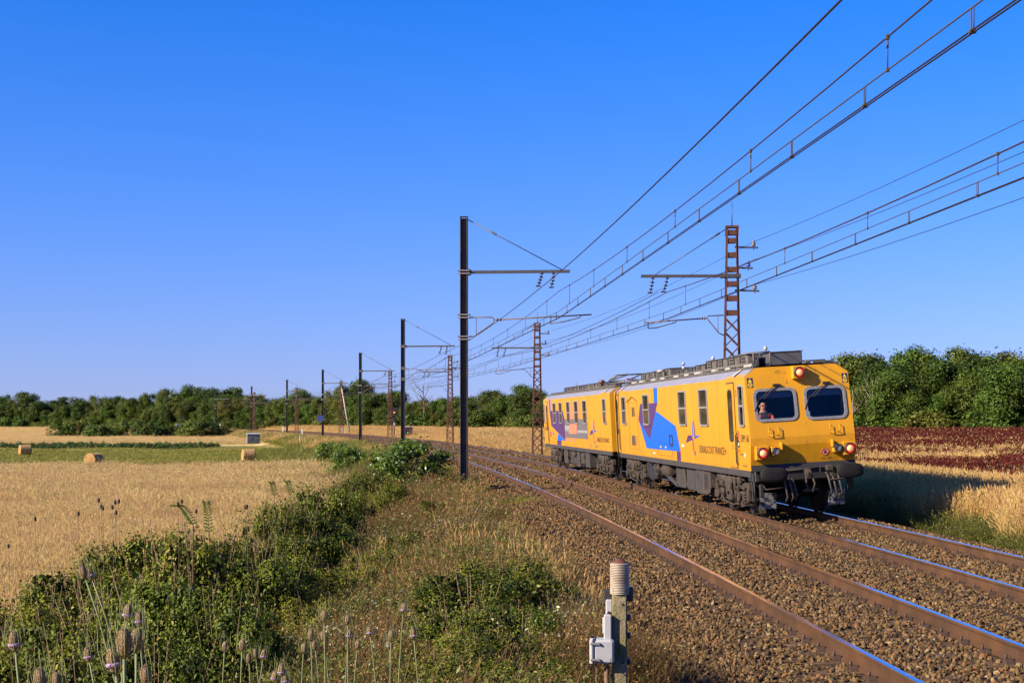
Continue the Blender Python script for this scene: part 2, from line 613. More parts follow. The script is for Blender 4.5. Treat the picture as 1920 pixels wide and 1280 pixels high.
# ------------------------------------------------------------------ ballast stones
def stone_mesh(i):
    b = bmesh.new()
    bmesh.ops.create_icosphere(b, subdivisions=1, radius=.5)
    r_ = random.Random(i)
    planes = [(Vector((r_.gauss(0, 1), r_.gauss(0, 1), r_.gauss(0, 1))).normalized(), r_.uniform(.22, .42)) for _ in range(7)]
    for v in b.verts:
        for nrm, d in planes:
            k = v.co.dot(nrm) - d
            if k > 0:
                v.co -= nrm * k
        v.co.x *= 1.25; v.co.z *= .8
    me = bpy.data.meshes.new('stone')
    b.to_mesh(me); b.free()
    me.materials.append(M_stone)
    return me
stones = [stone_mesh(i) for i in range(8)]
sp, ss = [], []
for (y0, y1, n, size) in ((10.5, 20, 38000, .06), (20, 32, 38000, .068), (32, 55, 36000, .086), (55, 95, 22000, .14), (95, 190, 20000, .2)):
    Y = rng.uniform(y0, y1, n)
    q = rng.uniform(-GAP - 2.95, 2.85, n)
    # stones thin out over the sleepers right at the rails
    near = np.minimum.reduce([np.abs(q - r_) for r_ in (-GAP - .7525, -GAP + .7525, -.7525, .7525)])
    keep = near > .09
    keep &= ~((near < .32) & (np.mod(Y, .6) < .27) & (rng.random(n) < .75))
    # the end zone of the nearest sleepers shows timber
    keep &= ~((q < -GAP - .8) & (q > -GAP - 1.28) & (np.mod(Y, .6) < .26) & (rng.random(n) < .6))
    Y, q = Y[keep], q[keep]
    d = td(Y); nn = np.sqrt(1 + d * d)
    z = bed_z(q) + rng.uniform(-.3, .34, len(Y)) * size
    sp.append(np.stack([tx(Y) + q / nn, Y - q * d / nn, z], 1))
    ss.append(size * rng.uniform(.6, 1.25, len(Y)))
sp = np.concatenate(sp); ss = np.concatenate(ss)
scatter('ballast_stones', sp, rng.uniform(0, 6.28, (len(sp), 3)), np.repeat(ss[:, None], 3, 1), rng.integers(0, 8, len(sp)), stones,
        'brown crushed ballast stones lying between and beside the rails', 'ballast')

# ------------------------------------------------------------------ tracks: rails, sleepers, fastenings
prof = [(-.07, -.172), (.07, -.172), (.07, -.160), (.012, -.135), (.010, -.045), (.034, -.036), (.036, -.012), (.028, -.001), (0, 0), (-.028, -.001), (-.036, -.012), (-.034, -.036), (-.010, -.045), (-.012, -.135), (-.07, -.160)]
def rail_mesh(q0, zt, y0, y1):
    mb = MB()
    yy = []
    y = y0
    while y < y1:
        yy.append(y)
        y += 1.5 if y < 120 else 5.0
    yy.append(y1)
    k = len(prof)
    tilt = CANT / 1.505
    vs = []
    for Y in yy:
        for (a, b_) in prof:
            p = P(Y, q0 + a, zt + b_ + a * tilt)
            vs.append(p)
    fs, ms = [], []
    for i in range(len(yy) - 1):
        for j in range(k):
            j2 = (j + 1) % k
            mb_i = 1 if j in (7, 8) else 0
            fs.append((i * k + j, i * k + j2, (i + 1) * k + j2, (i + 1) * k + j)); ms.append(mb_i)
    mb.v = [tuple(p) for p in vs]; mb.f = [list(f) for f in fs]; mb.m = ms; mb.sm = [False] * len(fs)
    mb.f.append(list(range(k))[::-1]); mb.f.append([(len(yy) - 1) * k + j for j in range(k)])
    mb.m += [0, 0]; mb.sm += [False, False]
    return mb
slb = MB()
slb.bbox((0, 0, -.075), (2.6, .25, .15), .012)
sleeper_me = slb.mesh('sleeper', M_sleeper)
fb = MB()
for sx in (-1, 1):
    fb.box((sx * .105, 0, .012), (.07, .16, .024))
    fb.box((sx * .10, .0, .034), (.085, .05, .02))
    fb.lathe([(.016, 0), (.016, .05), (.01, .058)], (sx * .125, 0, .03), 6)
fb.box((0, 0, .004), (.2, .19, .008))
fast_me = fb.mesh('fastening', M_clip)
tilt_a = math.atan(CANT / 1.505)
for name_i, (qc, lab) in enumerate(((-GAP, 'empty left-hand railway track nearest the weeds, rusty rails on brown ballast'),
                                    (0.0, 'right-hand railway track carrying the yellow train'))):
    tr = thing('railway_track', lab, 'railway track')
    for side in (-1, 1):
        zt = 0.0 if side < 0 else CANT
        for (y0, y1) in ((5.0, 51.0 + side), (51.03 + side, YMAX - 5)):
            rail_mesh(qc + side * .7525, zt, y0, y1).build('rail', [M_railside, M_railtop], tr)
        jb = MB()
        for k in (-1, 1):
            a = P(50.65 + side, qc + side * .7525 + k * .03, zt - .09); b_ = P(51.4 + side, qc + side * .7525 + k * .03, zt - .09)
            jb.beam(a, b_, .022, .085)
        jb.build('fishplate', M_clip, tr)
    y = 11.0
    i = 0
    while y < 66:
        p = P(y, qc, CANT / 2 - .178)
        ang = -math.atan(float(td(y)))
        M = Matrix.Translation(p) @ Matrix.Rotation(-ang + random.uniform(-.01, .01), 4, 'Z') @ Matrix.Rotation(-tilt_a, 4, 'Y')
        s_ = link('sleeper', sleeper_me, tr, M)
        if y < 45:
            for k in (-1, 1):
                link('fastening', fast_me, s_, Matrix.Translation((k * .7525, 0, .002)))
        y += .6
        i += 1

# ------------------------------------------------------------------ overhead line: masts
M_hmast = mat('dark painted steel', (.02, .017, .017), .6, var=.3, scale=3, c2=(.09, .04, .022), c2scale=2.2, c2amt=.38)
M_rust = mat('rust red lattice steel', (.07, .0175, .008), .85, var=.3, scale=5, c2=(.025, .010, .008), c2scale=3, c2amt=.42)
M_dsteel = mat('dark galvanised arm', (.055, .05, .05), .5, var=.2, scale=6, metal=.4)
M_brownpipe = mat('brown pipe', (.08, .042, .024), .6, var=.3, scale=8)
M_glassins = mat('dark glazed insulator', (.03, .018, .015), .2)
M_white_ins = mat('pale porcelain insulator', (.11, .095, .085), .4, spec=.3)
M_blue_ins = mat('blue glass insulator', (.02, .05, .25), .15)
M_wire = mat('overhead wire bronze', (.018, .012, .010), .6, spec=.2)
M_wire_br = mat('brown messenger wire', (.035, .016, .011), .7, spec=.2)
M_wire_grey = mat('pale copper wire', (.05, .042, .026), .6, spec=.2)
M_wire_teal = mat('green copper wire', (.025, .036, .036), .6, spec=.2)
M_galv = mat('grey galvanised bolt', (.2, .19, .185), .5, metal=.5)
SPAN = 50.55
NL = 9
Z_TOP, Z_ARM, Z_REG, Z_STAY = 9.2, 7.32, 5.75, 5.13
Z_MESS, Z_FEED, Z_CON = 6.72, 6.83, 5.74

def insulator(mb, a, b, n=3, r=.075, mi=0):
    """string of discs between two points"""
    a, b = Vector(a), Vector(b)
    mb.tube([a, b], .014, 6, mi)
    d = (b - a)
    for i in range(n):
        c = a + d * ((i + 1) / (n + 1))
        u = d.normalized()
        mb.tube([c - u * .035, c - u * .02, c + u * .01, c + u * .03], [.03, r, r * .9, .03], 10, mi)

def face_matrix(Y, q, z):
    d = float(td(Y))
    p = P(Y, q, z)
    return Matrix.Translation(p) @ Matrix.Rotation(math.atan(d) * -1.0 * -1.0, 4, 'Z')

def make_h_mast(far=False):
    """origin at rail level at the post, x towards the tracks"""
    root = thing('catenary_mast', 'x', 'mast', group='steel catenary masts along the left side of the line')
    W, D, t_ = .25, .25, .022
    b = MB()
    for x in (-W / 2 + t_ / 2, W / 2 - t_ / 2):
        b.box((x, 0, (Z_TOP - 1.2) / 2), (t_, D, Z_TOP + 1.2))
    b.box((0, .03, (Z_TOP - 1.2) / 2 - .02), (W - 2 * t_ - .002, .014, Z_TOP + 1.16))
    b.build('post', M_hmast, root)
    cap = MB(); cap.box((0, 0, Z_TOP + .008), (W + .02, D + .02, .016)); cap.build('cap', M_hmast, root)
    for z in (Z_ARM, Z_REG + .07, Z_STAY - .05):
        c = MB()
        for sy in (-1, 1):
            c.box((0, sy * (D / 2 + .02), z + .05), (W + .18, .03, .035))
            c.box((0, sy * (D / 2 + .02), z - .05), (W + .18, .03, .035))
        for sx in (-1, 1):
            c.tube([(sx * (W / 2 + .06), -D / 2 - .07, z + .05), (sx * (W / 2 + .06), D / 2 + .07, z + .05)], .014, 6)
        c.build('clamp', M_galv if not far else M_hmast, root)
    LEN = 3.62
    a = MB(); a.beam((W / 2 + .05, 0, Z_ARM), (LEN, 0, Z_ARM), .10, .10); a.box((W / 2 + .05, 0, Z_ARM), (.12, .16, .2))
    a.build('cantilever_arm', M_dsteel, root)
    tr = MB()
    p0, p1 = Vector((W / 2, 0, Z_TOP - .08)), Vector((LEN - .28, 0, Z_ARM + .06))
    tr.tube([p0, p1], .017, 6)
    for k in (-1, 1):
        tr.tube([p0.lerp(p1, .23) + Vector((0, 0, k * .022)), p0.lerp(p1, .31) + Vector((0, 0, k * .022))], .013, 5)
    tr.build('tie_rod', M_dsteel, root)
    for x, zb, sw in ((LEN - .95, Z_FEED, -.13), (LEN - .55, Z_MESS + .06, -.08)):
        i_ = MB(); i_.box((x, 0, Z_ARM - .07), (.1, .12, .06))
        insulator(i_, (x, 0, Z_ARM - .08), (x + sw, 0, zb), 3)
        i_.box((x + sw, 0, zb), (.16, .07, .05))
        i_.build('insulator', M_glassins, root)
    br = MB()
    br.tube([(W / 2, 0, Z_REG + .03), (.95, 0, Z_REG + .03), (1.03, 0, Z_REG - .03), (1.03, 0, Z_REG - .12), (.95, 0, Z_REG - .2), (.35, 0, Z_STAY), (W / 2, 0, Z_STAY)], .022, 6)
    br.tube([(.42, 0, Z_REG + .03), (.42, 0, Z_STAY + .05)], .011, 5)
    br.build('bracket', M_brownpipe, root)
    rg = MB()
    insulator(rg, (1.03, 0, Z_REG - .06), (1.36, 0, Z_REG - .05), 2, .06)
    rg.tube([(1.3, 0, Z_REG - .05), (4.35, 0, Z_REG + .1)], .024, 7)
    rg.build('register_arm', M_brownpipe, root)
    st = MB()
    st.tube([(4.0, 0, Z_REG + .08), (3.95, 0, Z_REG + .0), (3.4, 0, Z_REG - .14), (2.95, 0, Z_REG - .2)], .02, 6)
    st.tube([(2.98, 0, Z_REG + .03), (2.95, 0, Z_REG - .2)], .02, 6)
    st.build('steady_arm', M_dsteel, root)
    return root

def put_mast(o, Y, q):
    d = float(td(Y))
    o.matrix_world = Matrix.Translation(P(Y, q, 0)) @ Matrix.Rotation(math.atan(-d) * -1, 4, 'Z')
hm = make_h_mast()
for i in range(NL):
    o = hm if i == 0 else copy_tree(hm)
    put_mast(o, SPAN * (i + 1), -GAP - 3.17)
    o['label'] = ['nearest dark steel H-beam mast, tall beside the left track', 'second dark steel mast on the left, rising behind the round green bush'][i] if i < 2 else \
        '%s dark steel mast along the left side of the curving line' % ordinal(i)

def make_lattice(n_label=''):
    root = thing('lattice_mast', 'x', 'mast', group='rusty lattice masts along the right side of the line')
    zb, zt = -.75, 9.0
    def hw(z): return .17 + (.35 - .17) * (1 - (z - zb) / (zt - zb)) * 1.0
    lg = []
    for sx in (-1, 1):
        for sy in (-1, 1):
            b = MB()
            a0 = (sx * hw(zb), sy * hw(zb) * .8, zb); a1 = (sx * hw(zt), sy * hw(zt) * .8, zt)
            b.beam(a0, a1, .062, .012, up=(0, 1, 0))
            b.beam((a0[0] - sx * .03, a0[1], a0[2]), (a1[0] - sx * .03, a1[1], a1[2]), .012, .062, up=(0, 1, 0))
            b.build('leg', M_rust, root)
    # batten plates above, crossed lacing below
    zs = [6.0 + .5 * k for k in range(6)] + [8.78]
    for z in zs:
        b = MB()
        for sy in (-1, 1):
            b.box((0, sy * (hw(z) * .8 + .008), z), (2 * hw(z), .008, .17))
        for sx in (-1, 1):
            b.box((sx * (hw(z) + .006), 0, z), (.008, 1.6 * hw(z), .17))
        b.build('batten_plate', M_rust, root)
    z = zb + .05
    while z < 5.75:
        z2 = min(z + 2.0 * hw(z) * 1.02, 5.9)
        b = MB()
        for sy in (-1, 1):
            y0, y1 = sy * (hw(z) * .8 + .01), sy * (hw(z2) * .8 + .01)
            b.beam((-hw(z), y0, z), (hw(z2), y1, z2), .038, .01, up=(0, 1, 0))
            b.beam((hw(z), y0 + sy * .012, z), (-hw(z2), y1 + sy * .012, z2), .038, .01, up=(0, 1, 0))
        b.build('lattice_brace', M_rust, root)
        b = MB()
        for sx in (-1, 1):
            x0, x1 = sx * (hw(z) + .01), sx * (hw(z2) + .01)
            b.beam((x0, -hw(z) * .8, z), (x1, hw(z2) * .8, z2), .01, .036, up=(1, 0, 0))
        b.build('lattice_brace', M_rust, root)
        z = z2
    c = MB(); c.box((0, 0, zt - .02), (.46, .34, .07)); c.box((-.2, 0, zt - .18), (.07, .3, .26)); c.box((.2, 0, zt - .18), (.05, .3, .26)); c.build('cap', M_rust, root)
    s_ = MB(); s_.tube([(0, 0, zt), (0, 0, zt + .85)], [.022, .012], 6); s_.build('spike', M_dsteel, root)
    XL = -3.15
    a = MB(); a.beam((.15, 0, 7.28), (XL, 0, 7.3), .10, .10); a.box((-.05, 0, 7.28), (.7, .42, .12)); a.build('cantilever_arm', M_dsteel, root)
    t = MB(); p0, p1 = Vector((-.22, 0, 8.9)), Vector((XL + .5, 0, 7.36)); t.tube([p0, p1], .017, 6)
    for k in (-1, 1):
        t.tube([p0.lerp(p1, .08) + Vector((0, 0, k * .022)), p0.lerp(p1, .2) + Vector((0, 0, k * .022))], .013, 5)
    t.build('tie_rod', M_dsteel, root)
    for x, zb_, sw in ((XL + .42, Z_MESS + .0, -.1), (XL + .92, Z_MESS + .03, -.14)):
        i_ = MB(); i_.box((x, 0, 7.22), (.1, .12, .06)); insulator(i_, (x, 0, 7.2), (x + sw, 0, zb_), 3); i_.box((x + sw, 0, zb_), (.18, .07, .05))
        i_.build('insulator', M_glassins, root)
    for z, L_, m_ in ((8.28, .84, M_white_ins), (7.57, .66, M_blue_ins), (6.78, .88, M_white_ins)):
        b = MB(); b.beam((.1, 0, z), (L_ + .06, 0, z - .03), .05, .06); b.build('side_arm', M_dsteel, root)
        b = MB(); b.tube([(L_ - .1, 0, z - .12), (L_ - .1, 0, z + .06)], .014, 6)
        b.lathe([(.03, .0), (.09, .03), (.07, .06), (.05, .07), (.09, .1), (.06, .13), (.035, .15), (.045, .19), (.03, .21)], (L_ - .1, 0, z + .02), 12)
        b.build('insulator', m_, root)
    br = MB()
    br.tube([(-.28, 0, 5.92), (-.8, 0, 5.9), (-.87, 0, 5.84), (-.82, 0, 5.76), (-.45, 0, 5.3), (-.28, 0, 5.22)], .022, 6)
    br.tube([(-.48, 0, 5.9), (-.48, 0, 5.35)], .011, 5)
    br.build('bracket', M_brownpipe, root)
    rg = MB(); insulator(rg, (-.85, 0, 5.82), (-1.12, 0, 5.81), 2, .06); rg.tube([(-1.05, 0, 5.81), (-3.0, 0, 5.68)], .024, 7); rg.build('register_arm', M_brownpipe, root)
    st = MB(); st.tube([(-1.9, 0, 5.75), (-1.95, 0, 5.68), (-2.6, 0, 5.5), (-2.9, 0, 5.47)], .02, 6); st.tube([(-2.9, 0, 5.69), (-2.9, 0, 5.47)], .02, 6); st.build('steady_arm', M_dsteel, root)
    return root
lm = make_lattice()
for i in range(7):
    o = lm if i == 0 else copy_tree(lm)
    put_mast(o, SPAN * (i + 1), 2.36)
    o['label'] = ['rust red lattice mast rising behind the leading yellow coach', 'rust red lattice mast just behind the tail of the train'][i] if i < 2 else \
        '%s rust red lattice mast counted along the right side of the line' % ordinal(i)

# wires
def wire_pts(q, zs_, sag, y0=-1, y1=8, n=14, zz=None):
    pts = []
    for k in range(y0, y1):
        a, b = P(SPAN * k, q, zs_), P(SPAN * (k + 1), q, zs_)
        m = n if k < 4 else 6
        for j in range(m):
            u = j / m
            p = a.lerp(b, u)
            p.z -= 4 * sag * u * (1 - u)
            pts.append(p)
    pts.append(P(SPAN * y1, q, zs_))
    return pts
def wire_at(q, zs_, sag, k, u):
    p = P(SPAN * k, q, zs_).lerp(P(SPAN * (k + 1), q, zs_), u)
    p.z -= 4 * sag * u * (1 - u)
    return p
for qc, lab, side in ((-GAP, 'overhead contact wires with droppers above the empty left track', 0), (0.0, 'overhead contact wires with droppers above the train track', 1)):
    oh = thing('overhead_line', lab, 'overhead wires')
    qo = qc + .12
    zc = Z_CON + .06
    zm, sm = Z_MESS, .42
    rad = 1.0
    MB().tube(wire_pts(qo, zm, sm), .0105 if side == 0 else .0145, 5).build('messenger_wire', M_wire_br, oh)
    MB().tube(wire_pts(qo, zc + .235, .03), .009, 5).build('auxiliary_wire', M_wire_grey, oh)
    for k in (-1, 1):
        MB().tube(wire_pts(qo + k * .02, zc, .01), .0092, 5).build('contact_wire', M_wire, oh)
    if side == 1:
        MB().tube(wire_pts(qo - .35, zm - .02, .36, 1, 8), .011, 5).build('feeder_wire', M_wire, oh)
    for k in range(0, 5):
        for j in range(8):
            u = (j + .5) / 8
            a, b = wire_at(qo, zm, sm, k, u), wire_at(qo, zc + .235, .03, k, u)
            mb = MB()
            mb.tube([a, b], .0075 if k < 2 else .009, 4)
            if k < 2:
                mb.tube([a + Vector((0, .015, 0)), a - Vector((0, -.02, .12)), a - Vector((0, .02, .12)), a - Vector((0, .015, 0))], .007, 4)
                mb.box(a, (.035, .06, .05)); mb.box(b, (.03, .05, .04))
            mb.build('dropper', M_wire_grey if k < 2 else M_wire_teal, oh)
        for j in range(16):
            u = (j + .25) / 16
            a, b = wire_at(qo, zc + .235, .03, k, u), wire_at(qo, zc, .01, k, u)
            mb = MB()
            dy = (wire_at(qo, zc, .01, k, 1) - a).normalized() * .03
            mb.tube([a + dy, b + dy * .9 + Vector((0, 0, .04)), b], .0075, 4)
            mb.tube([a - dy, b - dy * .9 + Vector((0, 0, .04)), b], .0075, 4)
            if k < 2:
                mb.box(b, (.06, .05, .03))
            mb.build('dropper', M_wire_grey if k < 2 else M_wire_teal, oh)
    if side == 0:
        j = MB()
        p = wire_at(qo, zm, sm, 0, .28)
        d = (wire_at(qo, zm, sm, 0, .31) - p).normalized()
        j.tube([p - d * .1, p - d * .07, p + d * .07, p + d * .1], [.015, .032, .032, .015], 8)
        j.build('wire_joint', mat('red wire joint', (.35, .06, .03), .5), oh)
fw = MB().tube(wire_pts(-GAP - .52, Z_FEED, .26), .014, 5).build('feeder_wire', M_wire)
tag(fw, 'single feeder wire strung above left of the empty track', 'wire')
for q, z, lab in ((3.08, 8.45, 'highest thin side wire on the top arms of the lattice masts'), (2.9, 7.76, 'middle thin side wire on the blue insulators of the lattice masts'), (3.12, 6.97, 'lowest thin side wire on the lower arms of the lattice masts')):
    w = MB().tube(wire_pts(q, z, .38), .009, 4).build('side_wire', M_wire_teal)
    tag(w, lab, 'wire', 'thin wires on the right arms of the lattice masts')
# ------------------------------------------------------------------ the yellow measuring train
M_yel = mat('yellow coach paint', (0.46, 0.212, 0.005), .38, var=.06, scale=1.2, c2=(.43, .185, .006), c2scale=.7, c2amt=.42, c2sharp=.25, spec=.4)
M_yel2 = mat('yellow cab paint', (.47, .215, .003), .42, var=.08, scale=2.5, c2=(.30, .13, .006), c2scale=5, c2amt=.30, c2sharp=.08, spec=.4)
M_roofband = mat('lavender grey roof edge paint', (0.1885, 0.1885, 0.2244), .5, var=.08, scale=3)
M_rooftop = mat('dirty grey roof', (0.154, 0.14, 0.126), .8, var=.35, scale=5, bump=.3)
M_white = mat('off white paint', (0.315, 0.297, 0.261), .6, var=.15, scale=9)
M_purple = mat('purple livery film', (0.0585, 0.02063, 0.09765), .4, var=.05)
M_blue = mat('bright blue livery film', (0.002592, 0.08482, 0.4608), .4, var=.05)
M_salmon = mat('salmon livery film', (0.6, 0.15, 0.075), .45)
M_greyfilm = mat('grey livery film', (0.105, 0.091, 0.0945), .45)
M_print = mat('black print', (.02, .016, .014), .5)
M_red = mat('red paint', (.45, .03, .02), .4)
M_pane = mat('dark window glass', (.02, .016, .012), .08, spec=.35)
M_frame = mat('pale aluminium window frame', (0.2511, 0.2349, 0.2268), .35, metal=.25, var=.1, scale=10)
M_gasket = mat('speckled grey windscreen gasket', (.15, .148, .17), .7, var=.3, scale=30, c2=(.08, .08, .09), c2scale=45, c2amt=.42)
M_under = mat('dirty brown underframe', (0.02072, 0.01462, 0.01048), .85, var=.4, scale=7, c2=(.05, .034, .022), c2scale=5, c2amt=.45, c2sharp=.2)
M_sill = mat('dark grey sole bar', (0.0315, 0.02625, 0.0245), .7, var=.3, scale=5)
M_black = mat('black rubber', (.012, .011, .012), .6)
M_buffer = mat('black greased buffer steel', (.009, .008, .008), .7, var=.4, scale=8, spec=.2)
M_bogie = mat('brake dust brown bogie', (0.03675, 0.02232, 0.01365), .9, var=.4, scale=9, c2=(.02, .014, .011), c2scale=6, c2amt=.45, c2sharp=.15)
M_wheel = mat('dark wheel steel', (0.025, 0.0175, 0.014), .6, metal=.4, var=.3)
M_ac = mat('taupe grey roof unit', (0.08033, 0.07076, 0.0612), .7, var=.25, scale=6, c2=(.05, .042, .036), c2scale=4, c2amt=.4)
M_slate = mat('slate roof unit', (0.0585, 0.05625, 0.06075), .55, var=.2, scale=4)
M_lamp = mat('lit lamp glass', (.5, .32, .14), .2, emit=(1, .6, .24), estr=.2)
M_lampring = mat('red tail lamp ring', (.5, .01, .01), .25, emit=(.8, .01, .008), estr=.1)
M_foglamp = mat('unlit lamp glass', (.16, .16, .17), .1, spec=.8)
M_windscreen = glassmat('windscreen glass', (.80, .84, .88))
M_cabin = mat('dark cab lining', (.02, .021, .026), .7)
M_blind = mat('grey sun blind', (.11, .13, .20), .7)
M_navy = mat('navy warning plate', (.012, .012, .05), .4)
M_yprint = mat('yellow warning print', (0.48, 0.36, 0.018), .5)
M_whiteprint = mat('white print', (0.4368, 0.4256, 0.4032), .5)
M_skin = mat('skin', (0.44, 0.176, 0.112), .6)
M_vest = mat('orange red vest', (.55, .06, .03), .8)
M_shirt = mat('dark shirt', (.02, .02, .03), .9)

def add_dirt(m, z0, z1, col, amt):
    """brake dust thrown up on the lower panels and thin rain streaks"""
    nt = m.node_tree
    b = nt.nodes['Principled BSDF']
    src = b.inputs['Base Color'].links[0].from_socket
    tc = nt.nodes.new('ShaderNodeTexCoord')
    sx = nt.nodes.new('ShaderNodeSeparateXYZ')
    nt.links.new(tc.outputs['Object'], sx.inputs[0])
    mr = nt.nodes.new('ShaderNodeMapRange')
    mr.inputs[1].default_value = z1; mr.inputs[2].default_value = z0
    mr.inputs[3].default_value = 0.06; mr.inputs[4].default_value = 1.0
    nt.links.new(sx.outputs[2], mr.inputs[0])
    mp = nt.nodes.new('ShaderNodeMapping'); mp.inputs['Scale'].default_value = (3, 5, .6)
    nt.links.new(tc.outputs['Object'], mp.inputs[0])
    n = nt.nodes.new('ShaderNodeTexNoise'); n.inputs['Scale'].default_value = 2.2; n.inputs['Detail'].default_value = 7; n.inputs['Roughness'].default_value = .65
    nt.links.new(mp.outputs[0], n.inputs['Vector'])
    m2 = nt.nodes.new('ShaderNodeMapRange'); m2.inputs[1].default_value = .38; m2.inputs[2].default_value = .7
    nt.links.new(n.outputs['Fac'], m2.inputs[0])
    mu = nt.nodes.new('ShaderNodeMath'); mu.operation = 'MULTIPLY'
    nt.links.new(mr.outputs[0], mu.inputs[0]); nt.links.new(m2.outputs[0], mu.inputs[1])
    mu2 = nt.nodes.new('ShaderNodeMath'); mu2.operation = 'MULTIPLY'; mu2.inputs[1].default_value = amt
    nt.links.new(mu.outputs[0], mu2.inputs[0])
    mx = nt.nodes.new('ShaderNodeMix'); mx.data_type = 'RGBA'
    nt.links.new(mu2.outputs[0], mx.inputs['Factor']); nt.links.new(src, mx.inputs[6]); mx.inputs[7].default_value = (*col, 1)
    nt.links.new(mx.outputs[2], b.inputs['Base Color'])
add_dirt(M_yel, 1.1, 2.3, (.17, .085, .025), .55)
add_dirt(M_yel2, 1.1, 2.0, (.12, .06, .02), .6)
add_dirt(M_roofband, 3.2, 3.7, (.10, .09, .085), .6)

HW, ZB, ZS, ZR, RW = 1.22, 1.14, 3.30, 3.50, .98       # half width, sill, side top, roof, half width of the flat roof
LEN1, LEN2 = 19.55, 19.6

def coach_matrix(Y0, Y1):
    b1, b2 = P(Y0 + 3, 0, CANT / 2), P(Y1 - 3, 0, CANT / 2)
    a = (b2 - b1).normalized()
    r = Vector((a.y, -a.x, 0))
    th = math.atan(CANT / 1.5)
    r2 = r * math.cos(th) + Vector((0, 0, 1)) * math.sin(th)
    u2 = r2.cross(a).normalized()
    o = b1 - a * 3.0
    return Matrix(((r2.x, a.x, u2.x, o.x), (r2.y, a.y, u2.y, o.y), (r2.z, a.z, u2.z, o.z), (0, 0, 0, 1)))

def rrect(c0, c1, r, n=5):
    """rounded rectangle as 2-D points, counter-clockwise; c0, c1 opposite corners"""
    x0, x1 = sorted((c0[0], c1[0])); y0, y1 = sorted((c0[1], c1[1]))
    pts = []
    for (cx, cy, a0) in ((x1 - r, y1 - r, 0), (x0 + r, y1 - r, 90), (x0 + r, y0 + r, 180), (x1 - r, y0 + r, 270)):
        for k in range(n + 1):
            a = R(a0 + 90 * k / n)
            pts.append((cx + r * math.cos(a), cy + r * math.sin(a)))
    return pts

def ring(mb, outer, inner, to3, d0, d1, mi=0):
    """flat ring with thickness between two outlines; to3(x, y, depth)"""
    n = len(outer)
    vs = [to3(x, y, d0) for x, y in outer] + [to3(x, y, d1) for x, y in outer] + [to3(x, y, d1) for x, y in inner] + [to3(x, y, d0) for x, y in inner]
    fs = []
    for i in range(n):
        j = (i + 1) % n
        for k in range(3):
            fs.append((k * n + i, k * n + j, (k + 1) * n + j, (k + 1) * n + i))
    mb.add(vs, fs, mi)

def plate(mb, poly, to3, d0, d1, mi=0):
    n = len(poly)
    vs = [to3(x, y, d0) for x, y in poly] + [to3(x, y, d1) for x, y in poly]
    fs = [tuple(range(n, 2 * n))] + [(i, (i + 1) % n, n + (i + 1) % n, n + i) for i in range(n)]
    mb.add(vs, fs, mi)

def left3(s_, z, d):             # point on the left (sunny) side: distance from the front, height, how far it stands out
    return (-HW - d, s_, z)
def right3(s_, z, d):
    return (HW + d, s_, z)

def text_mesh(txt, size, mat_, to3, s0, z0, width=None, d=.005, name='lettering'):
    cu = bpy.data.curves.new('t', 'FONT')
    cu.body = txt
    cu.size = 1.0
    cu.resolution_u = 3
    ob = bpy.data.objects.new('t', cu)
    COL.objects.link(ob)
    bpy.context.view_layer.update()
    me = bpy.data.meshes.new_from_object(ob.evaluated_get(bpy.context.evaluated_depsgraph_get()))
    bpy.data.objects.remove(ob)
    xs = [v.co.x for v in me.vertices]; ysv = [v.co.y for v in me.vertices]
    x0, x1, y1 = min(xs), max(xs), max(ysv)
    sx = (width / (x1 - x0)) if width else size / y1
    sy = size / y1
    for v in me.vertices:
        v.co = to3(s0 + (v.co.x - x0) * sx, z0 + v.co.y * sy, d)
    me.materials.clear(); me.materials.append(mat_)
    me.name = name
    return me

